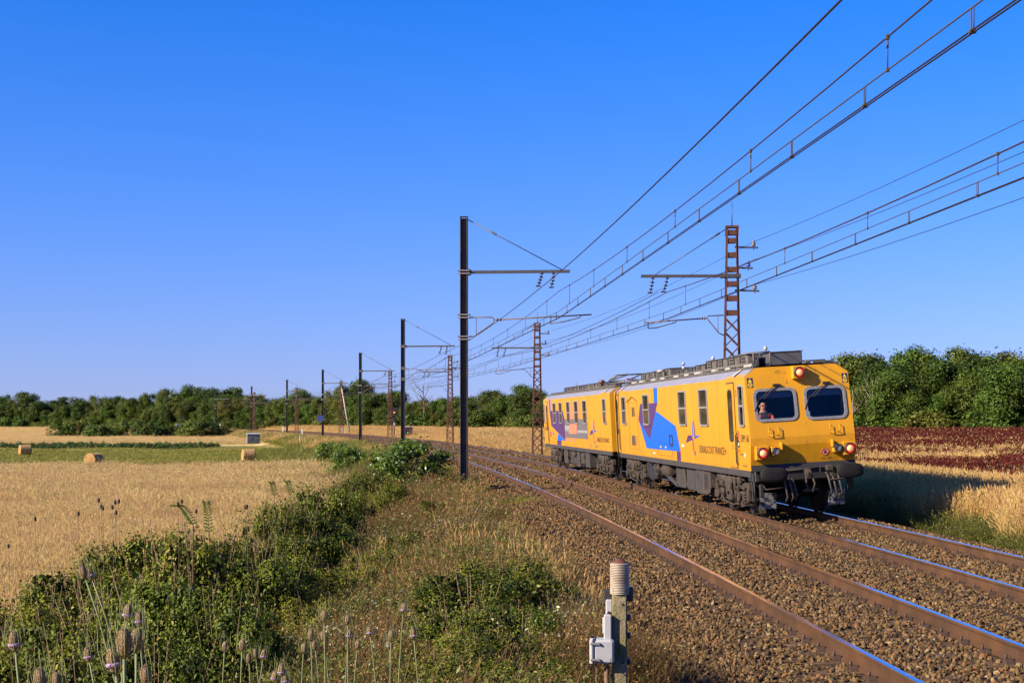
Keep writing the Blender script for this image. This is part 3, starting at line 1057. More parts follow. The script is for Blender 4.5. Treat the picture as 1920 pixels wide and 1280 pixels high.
def shell(parent, L, front_cab, rear_cab):
    """body with flat sides, bevelled roof edge and raked cab ends; s runs from the front to the rear"""
    def outline(L_):
        f = [(0.12, ZB), (0.0, 1.70), (0.0, 1.88), (.27, ZS)] if front_cab else [(0, ZB), (0, ZS)]
        b = [(L_ - .27, ZS), (L_, 1.88), (L_, 1.70), (L_ - .12, ZB)] if rear_cab else [(L_, ZS), (L_, ZB)]
        return f + b
    ol = outline(L)
    fr = .30 if front_cab else 0; rr_ = L - .30 if rear_cab else L
    for sgn in (-1, 1):
        # the cab side window is a real opening
        bm = bmesh.new()
        def lp(pts):
            vs = [bm.verts.new((sgn * HW, s_, z)) for s_, z in pts]
            return [bm.edges.new((vs[i], vs[(i + 1) % len(vs)])) for i in range(len(vs))]
        ed = lp(ol)
        if front_cab:
            ed += lp(rrect((.47, 2.2), (.87, 3.08), .04, 3))
        bmesh.ops.triangle_fill(bm, use_beauty=True, use_dissolve=False, edges=ed)
        bmesh.ops.recalc_face_normals(bm, faces=bm.faces)
        me = bpy.data.meshes.new('side_wall'); bm.to_mesh(me); bm.free(); me.materials.append(M_yel)
        link('side_wall', me, parent)
        b = MB()
        b.add([(sgn * HW, ol[3][0] if front_cab else 0, ZS), (sgn * HW, L - .27 if rear_cab else L, ZS), (sgn * RW, rr_, ZR), (sgn * RW, fr, ZR)], [(0, 1, 2, 3)])
        b.build('roof_edge', M_roofband, parent)
        b = MB()
        for (s0, s1) in ((.30, 2.25), (L - 2.2, L - .3)):
            kz = .06; kx = (HW - RW) * kz / (ZR - ZS)
            e = .004
            b.add([(sgn * (HW + e), s0, ZS), (sgn * (HW + e), s1 + (.0), ZS), (sgn * (HW - kx + e), s1 - .12, ZS + kz + e), (sgn * (HW - kx + e), s0, ZS + kz + e)], [(0, 1, 2, 3)])
        b.build('roof_edge_trim', M_yel, parent)
        b = MB()
        for s0 in (1.25, L - 1.5):
            e = .012
            b.add([(sgn * (HW + e), s0, ZS + .05), (sgn * (HW + e), s0 + .22, ZS + .05), (sgn * (RW + e), s0 + .22, ZR + e), (sgn * (RW + e), s0, ZR + e)], [(0, 1, 2, 3)])
        b.build('roof_seam', M_white, parent)
        b = MB()
        b.beam((sgn * (RW + .01), fr + .1, ZR + .02), (sgn * (RW + .01), rr_ - .1, ZR + .02), .06, .05)
        b.build('rain_gutter', M_ac, parent)
        b = MB()
        b.box((sgn * (HW - .025), L / 2, ZB - .075), (.05, L - .3, .15))
        b.build('sole_bar', M_sill, parent)
    b = MB()
    n = 6
    for i in range(n):
        x0, x1 = -RW + 2 * RW * i / n, -RW + 2 * RW * (i + 1) / n
        f = lambda x: ZR + .05 * (1 - (x / RW)**2)
        b.add([(x0, fr, f(x0)), (x1, fr, f(x1)), (x1, rr_, f(x1)), (x0, rr_, f(x0))], [(0, 1, 2, 3)], 0, True)
    b.build('roof', M_rooftop, parent)
    b = MB(); b.box((0, L / 2, ZB + .02), (2 * HW - .06, L - .5, .04)); b.build('floor', M_sill, parent)
    for y, cab in ((0, front_cab), (L, rear_cab)):
        if not cab:
            b = MB(); b.add([(-HW, y, ZB), (HW, y, ZB), (HW, y, ZS), (RW, y, ZR), (0, y, ZR + .05), (-RW, y, ZR), (-HW, y, ZS)], [(0, 1, 2, 3, 4, 5, 6)]); b.build('end_wall', M_yel, parent)

def face3(front, L):
    """point on the raked upper cab face: r, height, depth outwards"""
    def f(r_, z, d):
        s_ = (z - 1.88) * .27 / (ZS - 1.88)
        k = math.atan(.27 / (ZS - 1.88))
        y = s_ - d * math.cos(k)
        return (r_ if front else -r_, y if front else L - y, z + d * math.sin(k))
    return f

def cab_face(parent, L, front, full):
    f3 = face3(front, L)
    outer = [(-HW, 1.88), (HW, 1.88), (HW, ZS), (RW, ZR), (-RW, ZR), (-HW, ZS)]
    holes = [((-1.01, 2.295), (-.105, 2.955)), ((.175, 2.28), (1.055, 2.945))]
    b = bmesh.new()
    def loop(pts):
        vs = [b.verts.new(f3(x, y, 0)) for x, y in pts]
        return [b.edges.new((vs[i], vs[(i + 1) % len(vs)])) for i in range(len(vs))]
    ed = loop(outer)
    for h in holes:
        ed += loop(rrect(h[0], h[1], .12))
    bmesh.ops.triangle_fill(b, use_beauty=True, use_dissolve=False, edges=ed)
    bmesh.ops.recalc_face_normals(b, faces=b.faces)
    me = bpy.data.meshes.new('cab_front'); b.to_mesh(me); b.free(); me.materials.append(M_yel2)
    link('cab_front', me, parent)
    k = 1 if front else -1
    y = lambda s_: s_ if front else L - s_
    b = MB()
    b.add([(-HW, y(0), 1.88), (HW, y(0), 1.88), (HW, y(0), 1.70), (-HW, y(0), 1.70)], [(0, 1, 2, 3)])
    b.add([(-HW, y(0), 1.70), (HW, y(0), 1.70), (HW, y(.12), ZB), (-HW, y(.12), ZB)], [(0, 1, 2, 3)])
    b.build('cab_apron', M_yel2, parent)
    for h in holes:
        w = MB(); plate(w, rrect((h[0][0] - .004, h[0][1] - .004), (h[1][0] + .004, h[1][1] + .004), .12), f3, -.02, -.012); ws = w.build('windscreen', M_windscreen, parent)
        g = MB(); ring(g, rrect((h[0][0] - .052, h[0][1] - .052), (h[1][0] + .052, h[1][1] + .052), .155), rrect((h[0][0] + .012, h[0][1] + .012), (h[1][0] - .012, h[1][1] - .012), .11), f3, -.01, .022)
        g.build('gasket', M_gasket, ws)
        if full:
            cx = (h[0][0] + h[1][0]) / 2
            wp = MB()
            wp.tube([f3(cx + .02, h[1][1] + .12, .05), f3(cx - .35, h[0][1] + .47, .035)], .008, 5)
            wp.tube([f3(cx + .09, h[1][1] + .13, .05), f3(cx - .27, h[0][1] + .47, .035)], .008, 5)
            wp.tube([f3(cx - .36, h[0][1] + .52, .03), f3(cx - .5, h[0][1] + .2, .025)], .011, 5)
            wp.add([f3(cx - .02, h[1][1] + .14, .045), f3(cx + .16, h[1][1] + .06, .045), f3(cx + .16, h[1][1] + .06, .0), f3(cx - .02, h[1][1] + .14, .0)], [(0, 1, 2, 3)])
            wp.box(f3(cx + .06, h[1][1] + .12, .03), (.16, .06, .05))
            wp.build('wiper', M_black, ws)
            bl = MB(); plate(bl, [(h[0][0] + .02, h[1][1] - .13), (h[1][0] - .02, h[1][1] - .13), (h[1][0] - .02, h[1][1] + .02), (h[0][0] + .02, h[1][1] + .02)], f3, -.09, -.075); bl.box(f3(cx, h[1][1] - .14, -.08), (.8, .02, .025))
            bl.build('sun_blind', M_blind, ws)
    return f3

def side_window(parent, s0, s1, to3=left3, z0=2.15, z1=3.13, split=2.64, rad=.07, clear=False):
    w = link('window', None, parent)
    f = MB(); ring(f, rrect((s0, z0), (s1, z1), rad), rrect((s0 + .045, z0 + .045), (s1 - .045, z1 - .045), rad * .6), to3, 0, .034)
    f.build('frame', M_frame, w)
    if split:
        f = MB(); plate(f, [(s0 + .05, split - .022), (s1 - .05, split - .022), (s1 - .05, split + .022), (s0 + .05, split + .022)], to3, 0, .028); f.build('glazing_bar', M_frame, w)
        rows = ((z0 + .04, split - .018), (split + .018, z1 - .04))
    else:
        rows = ((z0 + .05, z1 - .05),)
    for a, b_ in rows:
        p = MB(); plate(p, rrect((s0 + .04, a), (s1 - .04, b_), .03, 3), to3, 0, .007); p.build('pane', M_windscreen if clear else M_pane, w)

def side_door(parent, s0, s1, z0, z1, w0, w1, wz0, wz1):
    d = link('door', None, parent)
    f = MB(); ring(f, [(s0, z0), (s1, z0), (s1, z1), (s0, z1)], [(s0 + .03, z0 + .02), (s1 - .03, z0 + .02), (s1 - .03, z1 - .03), (s0 + .03, z1 - .03)], left3, .0, .006)
    f.build('door_gap', M_black, d)
    p = MB(); plate(p, [(s0 + .03, z0 + .02), (s1 - .03, z0 + .02), (s1 - .03, z1 - .03), (s0 + .03, z1 - .03)], left3, 0, .022); p.build('door_leaf', M_yel, d)
    g = MB(); ring(g, rrect((w0 - .03, wz0 - .03), (w1 + .03, wz1 + .03), .13), rrect((w0, wz0), (w1, wz1), .11), left3, .02, .03); g.build('door_window_seal', M_black, d)
    p = MB(); plate(p, rrect((w0, wz0), (w1, wz1), .11), left3, .02, .026); p.build('door_pane', M_pane, d)
    h = MB(); h.tube([left3(s0 - .05, 1.25, .0), left3(s0 - .05, 1.3, .05), left3(s0 - .05, 1.95, .05), left3(s0 - .05, 2.0, .0)], .014, 6); h.build('handrail', M_black, d)

def film(parent, name, poly, m_, d=.004):
    b = MB(); b.add([left3(s_, z, d) for s_, z in poly], [tuple(range(len(poly)))])
    return b.build(name, m_, parent)

def swoosh(parent, s0, z0):
    """pinwheel emblem: tall slim hook with two small wings"""
    def P2(pts): return [(s0 - a * 1.0, z0 + b_) for a, b_ in pts]
    film(parent, 'emblem_wing', P2([(-.80, .06), (-.30, .07), (-.22, -.05), (-1.12, -.15)]), M_purple)
    film(parent, 'emblem_wing', P2([(.16, .06), (.84, .08), (.14, -.03)]), M_blue)
    n = 12
    def arc(rx_o, rx_i, a0, a1, zc, h, flip):
        o, i_ = [], []
        for k in range(n + 1):
            a = R(a0 + (a1 - a0) * k / n)
            o.append((flip * rx_o * math.sin(a), zc + h * math.cos(a)))
            i_.append((flip * rx_i * math.sin(a), zc + h * .93 * math.cos(a)))
        return o + i_[::-1]
    film(parent, 'emblem_hook', P2(arc(.17, .05, 0, 96, .03, .47, 1)), M_purple)
    film(parent, 'emblem_hook', P2(arc(.22, .10, 20, 90, .03, .44, -1)), M_blue)
    film(parent, 'emblem_hook', P2(arc(.22, .12, 90, 168, -.02, .44, -1) ), M_purple)
    film(parent, 'emblem_hook', P2([(-.10, -.46), (.12, -.36), (.2, -.30), (.05, -.47)]), M_purple)

def bogie(parent, sc_):
    bg_ = link('bogie', None, parent)
    for ax in (-1.1, 1.1):
        for sgn in (-1, 1):
            w = MB()
            w.lathe([(.12, -.06), (.36, -.05), (.41, -.065), (.445, -.065), (.445, .05), (.475, .055), (.475, .075), (.40, .075), (.36, .03), (.12, .06)], (-sgn * 0, 0, 0), 28, 'X')
            o = w.build('wheel', M_wheel, bg_)
            o.matrix_local = Matrix.Translation((sgn * .77, sc_ + ax, .45)) @ (Matrix.Rotation(math.pi, 4, 'Z') if sgn > 0 else Matrix.Identity(4))
            b = MB()
            b.bbox((sgn * 1.0, sc_ + ax, .45), (.22, .30, .28), .04)
            b.lathe([(.11, 0), (.11, .06), (.08, .08)], (sgn * 1.11 - (0 if sgn > 0 else .08), sc_ + ax, .45), 12, 'X')
            b.build('axle_box', M_bogie, bg_)
            for dy in (-.3, .3):
                sp_ = MB()
                pts = []
                for k in range(41):
                    a = k / 40 * 2 * math.pi * 5
                    pts.append((sgn * 1.02 + .085 * math.cos(a), sc_ + ax + dy + .085 * math.sin(a), .30 + .36 * k / 40))
                sp_.tube(pts, .021, 5)
                sp_.box((sgn * 1.02, sc_ + ax + dy, .28), (.22, .22, .03)); sp_.box((sgn * 1.02, sc_ + ax + dy, .68), (.22, .22, .05))
                sp_.build('spring', M_bogie, bg_)
        b = MB(); b.tube([(-.7, sc_ + ax, .45), (.7, sc_ + ax, .45)], .075, 10); b.build('axle', M_wheel, bg_)
    for sgn in (-1, 1):
        f = MB()
        x = sgn * 1.0
        pr = [(-1.75, .62), (-1.75, .80), (-.75, .84), (-.4, .66), (.4, .66), (.75, .84), (1.75, .80), (1.75, .62), (.8, .66), (.45, .46), (-.45, .46), (-.8, .66)]
        f.prism([(x - .06, sc_ + a, z) for a, z in pr], (.12, 0, 0))
        f.bbox((x, sc_, .40), (.3, .5, .12), .02)
        for dy in (-1.62, 1.62):
            f.bbox((x + sgn * .04, sc_ + dy, .52), (.1, .16, .3), .02)
        f.build('bogie_frame', M_bogie, bg_)
        d_ = MB()
        for dy in (-.62, -.2, .3, .66):
            d_.tube([(x + sgn * .11, sc_ + dy, .42), (x + sgn * .11, sc_ + dy + .05, .62)], .035, 8)
            d_.tube([(x + sgn * .11, sc_ + dy + .05, .6), (x + sgn * .10, sc_ + dy + .1, .96)], .05, 8)
        d_.tube([(x + sgn * .1, sc_ - 1.5, .88), (x + sgn * .1, sc_ + 1.4, .92)], .018, 6)
        d_.tube([(x + sgn * .12, sc_ - .9, .3), (x + sgn * .12, sc_ - .3, .24), (x + sgn * .12, sc_ + .6, .3), (x + sgn * .12, sc_ + 1.0, .5)], .02, 6)
        d_.build('damper', M_under, bg_)
        c_ = MB()
        c_.bbox((x + sgn * .08, sc_ + .05, .72), (.16, .34, .36), .02); c_.bbox((x + sgn * .06, sc_ + .95, .88), (.18, .5, .12), .03)
        c_.bbox((x + sgn * .07, sc_ - .98, .86), (.14, .3, .2), .03); c_.lathe([(.09, -.14), (.11, -.1), (.11, .1), (.09, .14)], (x + sgn * .06, sc_ + .5, .86), 10, 'Y')
        c_.build('brake_gear', M_under, bg_)
        r_ = random.Random(int(sc_ * 10) + sgn)
        cl = MB()
        for k in range(16):
            yy = sc_ + r_.uniform(-1.7, 1.7); zz = r_.uniform(.28, .95)
            if r_.random() < .5:
                cl.bbox((x + sgn * r_.uniform(.05, .13), yy, zz), (.1, r_.uniform(.06, .2), r_.uniform(.05, .18)), .01)
            else:
                cl.tube([(x + sgn * .12, yy, zz), (x + sgn * .13, yy + r_.uniform(-.3, .3), zz + r_.uniform(-.2, .2))], r_.uniform(.012, .03), 6)
        cl.build('pipework', M_bogie if sgn < 0 else M_under, bg_)
        gi_ = MB(); gi_.box((sgn * .78, sc_ - 1.78, .3), (.05, .06, .45)); gi_.box((sgn * .78, sc_ - 1.8, .16), (.14, .05, .14)); gi_.build('guard_iron', M_bogie, bg_)
    b = MB(); b.bbox((0, sc_, .72), (1.9, .5, .2), .03); b.build('bolster', M_under, bg_)

def louvre_box(parent, c, d, m_=None, name='roof_unit', slots=3, mi_dark=True):
    u_ = link(name, None, parent)
    b = MB(); b.bbox(c, d, .02); b.build('casing', m_ or M_ac, u_)
    f = MB()
    nx_ = max(1, int(d[1] / .62))
    for i in range(nx_):
        y = c[1] - d[1] / 2 + (i + .5) * d[1] / nx_
        if i % 2 == 0:
            for k in range(slots):
                f.box((c[0] - d[0] / 2 - .006, y, c[2] + d[2] * (k - (slots - 1) / 2) * .27), (.012, .3, d[2] * .12))
        f.box((c[0] - d[0] / 2 - .012, y + d[1] / nx_ / 2, c[2]), (.024, .03, d[2] * .98))
    f.build('louvre', M_black, u_)
    l_ = MB(); l_.bbox((c[0], c[1], c[2] + d[2] / 2 + .012), (d[0] + .05, d[1] + .03, .024), .008); l_.build('lid', M_slate, u_)

T1 = thing('rail_coach', 'leading yellow rail coach facing the camera, lamps lit, blue and purple side panel', 'train', group='coaches of the yellow train', M=coach_matrix(33.45, 53.3))
T2 = thing('rail_coach', 'trailing yellow rail coach with grey and salmon panel, behind the leading coach', 'train', group='coaches of the yellow train', M=coach_matrix(54.0, 73.5))
shell(T1, LEN1, True, False)
shell(T2, LEN2, False, True)
f3 = cab_face(T1, LEN1, True, True)
cab_face(T2, LEN2, False, False)

# cab interior: lining, desk, seat
b = MB(); b.add([(-HW + .03, 1.75, ZB), (HW - .03, 1.75, ZB), (HW - .03, 1.75, ZS - .02), (-HW + .03, 1.75, ZS - .02)], [(0, 1, 2, 3)])
b.add([(-HW + .02, .95, ZB), (-HW + .02, 1.75, ZB), (-HW + .02, 1.75, ZS - .1), (-HW + .02, .95, ZS - .1)], [(0, 1, 2, 3)])
b.add([(HW - .02, .95, ZB), (HW - .02, 1.75, ZB), (HW - .02, 1.75, ZS - .1), (HW - .02, .95, ZS - .1)], [(0, 1, 2, 3)])
b.add([(-HW + .03, .35, ZS - .03), (HW - .03, .35, ZS - .03), (HW - .03, 1.75, ZS - .03), (-HW + .03, 1.75, ZS - .03)], [(0, 1, 2, 3)])
b.build('cab_lining', M_cabin, T1)
b = MB(); b.bbox((0, .48, 2.12), (2.2, .42, .3), .05); b.bbox((.5, .5, 2.30), (.5, .2, .1), .03); b.bbox((-.2, .45, 2.31), (.3, .2, .08), .02); b.build('control_desk', M_cabin, T1)
b = MB(); b.bbox((.26, .42, 2.38), (.12, .03, .10), .01); b.build('screen', mat('cab screen', (.05, .1, .14), .2, emit=(.16, .36, .5), estr=.35), T1)
b = MB(); b.bbox((-.62, 1.35, 2.2), (.42, .1, .55), .04); b.bbox((-.62, 1.15, 1.92), (.42, .4, .1), .03); b.build('driver_seat', M_cabin, T1)

# side doors, windows, livery of the leading coach
side_door(T1, 1.30, 2.10, 1.16, 3.21, 1.52, 1.90, 1.82, 3.01)
side_door(T1, 18.62, 19.36, 1.16, 3.21, 18.80, 19.18, 1.83, 3.01)
for s0, s1 in ((.42, .92), (4.22, 5.22), (6.95, 7.95), (12.66, 13.70), (17.1, 17.95)):
    side_window(T1, s0, s1, clear=s0 < 1)
for s0, s1 in ((.42, .92), (4.2, 5.2), (7, 8), (11, 12), (14, 15)):
    side_window(T1, s0, s1, right3, clear=s0 < 1)
film(T1, 'blue_panel', [(14.67, 2.31), (13.47, 1.41), (8.07, 1.42), (8.56, 2.14), (11.55, 2.59), (12.80, 1.71)], M_blue)
film(T1, 'purple_panel', [(14.28, 2.83), (11.20, 2.84), (12.80, 1.71), (14.70, 2.31)], M_purple)
film(T1, 'blue_stripe', [(11.78, 3.295), (11.12, 3.295), (11.20, 2.845), (11.80, 2.845)], M_blue)
film(T1, 'purple_stripe', [(8.62, 1.415), (8.07, 1.415), (8.09, 1.145), (8.62, 1.145)], M_purple)
link('lettering', text_mesh('EURAILSCOUT FRANCE', .19, M_print, lambda x, y, d: left3(5.51 - x, y, d), 0, 1.45, 2.85), T1)
link('lettering', text_mesh('19', .12, M_print, lambda x, y, d: left3(2.62 - x, y, d), 0, 1.47, .16), T1)
link('number', text_mesh('UFM 160', .17, M_print, lambda x, y, d: left3(.90 - x, y, d), 0, 1.80, .76), T1)
swoosh(T1, 6.14, 1.83)
# vents, hatches, labels on the side
v_ = MB()
for s0 in (15.40, 15.72):
    plate(v_, [(s0, 2.43), (s0 + .2, 2.43), (s0 + .2, 2.74), (s0, 2.74)], left3, 0, .006)
v_.build('vent_slot', M_black, T1)
v_ = MB(); plate(v_, [(15.55, 1.46), (16.2, 1.46), (16.2, 1.79), (15.55, 1.79)], left3, 0, .008)
for k in range(5):
    plate(v_, [(15.3, 1.5 + k * .06), (15.4, 1.5 + k * .06), (15.4, 1.54 + k * .06), (15.3, 1.54 + k * .06)], left3, 0, .006)
v_.build('vent_grille', mat('dark brown grille', (.06, .035, .02), .8, var=.3, scale=20), T1)
v_ = MB(); v_.tube([left3(16.75, 2.93, .03), left3(15.7, 3.09, .03), left3(14.85, 2.95, .03)], .012, 5); v_.build('drip_strip', M_print, T1)
def outline_hatch(parent, s0, s1, z0, z1, t_=.014):
    h = MB(); ring(h, rrect((s0, z0), (s1, z1), .04), rrect((s0 + t_ * 2, z0 + t_), (s1 - t_ * 2, z1 - t_), .03), left3, 0, .0055); h.build('hatch_outline', M_print, parent)
outline_hatch(T1, 14.9, 16.6, 1.34, 2.9, .006)
outline_hatch(T1, 9.26, 11.5, 1.25, 1.62, .007)
h = MB(); ring(h, rrect((9.1, 1.55), (9.6, 1.88), .04), rrect((9.2, 1.59), (9.5, 1.84), .03), left3, 0, .012); h.build('hatch_handle', M_navy, T1)
h = MB(); plate(h, [(10.15, 1.47), (10.3, 1.47), (10.3, 1.53), (10.15, 1.53)], left3, 0, .012); plate(h, [(10.95, 1.47), (11.1, 1.47), (11.1, 1.53), (10.95, 1.53)], left3, 0, .012); h.build('hatch_catch', M_yprint, T1)
for s0, s1, z0, z1, m_ in ((1.09, 1.20, 1.88, 2.06, M_red), (1.06, 1.2, 1.66, 1.83, M_print), (1.09, 1.18, 1.71, 1.78, M_whiteprint), (1.09, 1.19, 1.55, 1.63, M_red), (.55, .62, 1.44, 1.54, M_whiteprint), (7.52, 7.85, 1.56, 1.63, M_whiteprint), (12.0, 12.3, 1.26, 1.31, M_whiteprint), (1.12, 1.17, 2.86, 3.02, M_print), (1.10, 1.16, 2.92, 2.96, M_salmon), (1.15, 1.33, 1.72, 1.92, M_print)):
    h = MB(); plate(h, [(s0, z0), (s1, z0), (s1, z1), (s0, z1)], left3, 0, .006 if m_ is not M_whiteprint else .009); h.build('side_label', m_, T1)
link('lettering', text_mesh('~ oc cA', .06, M_print, lambda x, y, d: left3(.95 - x, y, d), 0, 1.22, .5), T1)
link('lettering', text_mesh('mi MH', .05, M_print, lambda x, y, d: left3(1.08 - x, y, d), 0, 1.48, .3), T1)
link('lettering', text_mesh('2', .1, M_print, lambda x, y, d: left3(1.7 - x, y, d + .022), 0, 1.62, .1), T1)

# trailing coach
side_door(T2, 17.75, 18.45, 1.16, 3.21, 17.90, 18.28, 1.82, 3.0)
for s0, s1 in ((.95, 1.62), (5.6, 6.6), (7.92, 8.94), (10.33, 11.26), (12.78, 13.73), (14.86, 15.85), (18.92, 19.25)):
    side_window(T2, s0, s1)
film(T2, 'purple_panel', [(17.2, 2.76), (12.6, 2.73), (12.15, 2.36), (12.22, 1.39), (16.8, 2.04)], M_purple)
film(T2, 'blue_stripe', [(17.24, 3.29), (16.68, 3.29), (16.81, 2.765), (17.30, 2.765)], M_blue)
film(T2, 'grey_panel', [(12.10, 2.36), (5.60, 2.36), (5.60, 1.53), (12.10, 1.52)], M_greyfilm, .005)
film(T2, 'salmon_stripe', [(10.32, 3.10), (9.6, 3.10), (9.3, 2.365), (10.2, 2.365)], M_salmon)
film(T2, 'salmon_stripe', [(9.3, 3.09), (7.3, 3.09), (7.7, 2.365), (8.8, 2.365)], M_salmon)
film(T2, 'salmon_box', [(10.6, 2.13), (8.5, 2.13), (8.75, 1.72), (11.0, 1.71)], M_salmon, .008)
for s0, s1 in ((12.05, 11.35), (10.95, 10.25), (9.85, 9.1)):
    film(T2, 'salmon_square', [(s0, 1.51), (s1, 1.51), (s1, 1.375), (s0, 1.375)], M_salmon)
film(T2, 'blue_wedge', [(14.49, 1.685), (12.25, 1.385), (14.94, 1.365)], M_blue)
film(T2, 'purple_stripe', [(14.95, 1.36), (13.55, 1.37), (13.6, 1.15), (15.05, 1.15)], M_purple)
link('lettering', text_mesh('PWM', .26, M_whiteprint, lambda x, y, d: left3(12.08 - x, y, d), 0, 1.80, 1.2, d=.009), T2)
link('lettering', text_mesh('inspectietechniek', .14, M_whiteprint, lambda x, y, d: left3(8.45 - x, y, d), 0, 1.78, 2.75, d=.009), T2)
link('lettering', text_mesh('EURAILSCOUT FRANCE', .17, M_print, lambda x, y, d: left3(3.43 - x, y, d), 0, 1.46, 2.85), T2)
link('number', text_mesh('UFM 160', .17, M_print, lambda x, y, d: left3(19.45 - x, y, d), 0, 1.80, .9), T2)
swoosh(T2, 4.03, 1.84)
for s0, s1, z0, z1, m_ in ((16.9, 17.3, 1.5, 1.75, M_red), (16.05, 16.45, 1.6, 1.72, M_blue), (4.75, 4.95, 1.25, 1.3, M_blue), (3.3, 3.9, 1.24, 1.3, M_greyfilm)):
    h = MB(); plate(h, [(s0, z0), (s1, z0), (s1, z1), (s0, z1)], left3, 0, .006); h.build('side_label', m_, T2)

M_seam = mat('panel seam', (.24, .10, .006), .6)
for T_, ss_ in ((T1, (3.1, 6.1, 9.05, 12.1, 14.75, 16.75)), (T2, (2.4, 5.1, 7.3, 9.75, 12.45, 16.5))):
    for s0 in ss_:
        h = MB(); plate(h, [(s0, 1.15), (s0 + .012, 1.15), (s0 + .012, 3.29), (s0, 3.29)], left3, 0, .0025); h.build('panel_seam', M_seam, T_)
# gangway and cables between the coaches
g = MB()
for k in range(5):
    g.bbox((0, LEN1 + .06 + k * .15, 2.3), (1.7 - .05 * (k % 2), .1, 2.3), .03)
g.build('gangway_bellows', M_black, T1)
g = MB()
for x in (-1.12, -1.02):
    g.tube([(x, LEN1 + .05, 3.3), (x - .02, LEN1 + .2, 2.2), (x, LEN1 + .35, .5)], .03, 6)
g.build('jumper_cable', M_black, T1)
g = MB(); g.bbox((-HW + .04, LEN1 + .06, 2.22), (.06, .1, 2.1), .01); g.build('end_fairing', M_yel, T1)

# front: lamps, plates, grab rails, wipers are on the windscreens, buffers, hoses
def round_lamp(parent, c, rad, lit, nrm=(0, -1, .0), name='headlight', box_=True, zb=None):
    h = link(name, None, parent)
    r_, z, y = c
    if box_:
        b = MB(); b.bbox((r_, y + .08, z), (rad * 2.5, .26, rad * 2.5), .015); b.build('housing', M_yel2, h)
    b = MB(); b.lathe([(rad * .98, .03), (rad * 1.08, .0), (rad * 1.08, -.05), (rad * .95, -.06)], (r_, y - .03, z), 24, 'Y', caps=False); b.build('rim', M_black, h)
    b = MB(); b.lathe([(rad * .97, -.005), (rad * .72, -.01)], (r_, y - .06, z), 24, 'Y', caps=False); b.add([(r_ + rad * .97 * math.cos(a), y - .062, z + rad * .97 * math.sin(a)) for a in [2 * math.pi * k / 24 for k in range(24)]], [tuple(range(24))]); b.build('red_ring' if lit else 'lens', M_lampring if lit else M_foglamp, h)
    if lit:
        b = MB(); b.lathe([(rad * .62, 0), (rad * .5, -.02), (rad * .2, -.035), (.004, -.04)], (r_, y - .066, z), 20, 'Y'); b.build('lens', M_lamp, h)
round_lamp(T1, (.03, 3.34, .16), .12, True)
round_lamp(T1, (-.98, 1.54, -.06), .125, True)
round_lamp(T1, (1.05, 1.54, -.06), .125, True)
round_lamp(T1, (-.67, 1.57, -.05), .085, False, name='marker_lamp')
round_lamp(T1, (.78, 1.57, -.05), .085, False, name='marker_lamp')
for r0, z0 in ((-1.10, 3.16), (1.13, 3.155)):
    pl = link('warning_plate', None, T1)
    b = MB(); plate(b, [(r0 - .065, z0 - .11), (r0 + .065, z0 - .11), (r0 + .065, z0 + .11), (r0 - .065, z0 + .11)], f3, 0, .006); b.build('backing', M_navy, pl)
    b = MB(); plate(b, [(r0 - .05, z0 + .01), (r0 + .05, z0 + .01), (r0, z0 + .095)], f3, .006, .009); b.build('triangle', M_yprint, pl)
    b = MB(); ring(b, [(r0 + .052 * math.cos(a), z0 - .052 + .052 * math.sin(a)) for a in [k * math.pi / 8 for k in range(16)]], [(r0 + .03 * math.cos(a), z0 - .052 + .03 * math.sin(a)) for a in [k * math.pi / 8 for k in range(16)]], f3, .006, .01); b.build('circle', M_yprint, pl)
    b = MB(); plate(b, [(r0 + .02 * math.cos(a), z0 - .052 + .02 * math.sin(a)) for a in [k * math.pi / 8 for k in range(16)]], f3, .006, .009); b.build('dot', M_salmon, pl)
for r0 in (-.68, .75):
    b = MB()
    for k in (-1, 1):
        b.tube([f3(r0 + k * .11, 2.1, 0), f3(r0 + k * .11, 2.1, .06), f3(r0 + k * .11, 1.92, .06), f3(r0 + k * .11, 1.92, 0)], .009, 5)
    b.tube([f3(r0 - .11, 1.92, .06), f3(r0 + .11, 1.92, .06)], .009, 5)
    b.build('grab_rail', M_yel2, T1)
b = MB()
for (r0, z0) in ((-.42, 3.40), (-.37, 3.37), (-.42, 3.34), (-.47, 3.37), (-.24, 3.16), (-.24, 3.11)):
    plate(b, [(r0 + .012 * math.cos(a), z0 + .012 * math.sin(a)) for a in [k * math.pi / 3 for k in range(6)]], f3, 0, .006)
b.build('bolt_hole', M_black, T1)
# round no-entry sticker and inscriptions on the apron
def ap3(r_, z, d):
    s_ = (1.70 - z) * .12 / (1.70 - ZB)
    return (r_, s_ - d, z - d * .2)
st = link('sticker', None, T1)
cc = (.52, 1.49)
ci = lambda rr0: [(cc[0] + rr0 * math.cos(a), cc[1] + rr0 * math.sin(a)) for a in [k * math.pi / 10 for k in range(20)]]
b = MB(); plate(b, ci(.085), ap3, 0, .004); b.build('sticker_face', M_whiteprint, st)
b = MB(); ring(b, ci(.085), ci(.066), ap3, .002, .007); plate(b, [(cc[0] - .06, cc[1] + .04), (cc[0] - .045, cc[1] + .055), (cc[0] + .06, cc[1] - .04), (cc[0] + .045, cc[1] - .055)], ap3, .005, .01); b.build('sticker_ring', M_red, st)
b = MB(); plate(b, [(cc[0] - .03, cc[1] - .045), (cc[0] + .03, cc[1] - .045), (cc[0] + .035, cc[1] + .02), (cc[0], cc[1] + .05), (cc[0] - .035, cc[1] + .02)], ap3, .003, .006); b.build('sticker_mark', M_print, st)
link('lettering', text_mesh('CG', .05, M_print, lambda x, y, d: ap3(x + .42, y, d), 0, 1.32, .09), T1)
link('lettering', text_mesh('DP', .05, M_print, lambda x, y, d: ap3(x + .57, y, d), 0, 1.32, .09), T1)
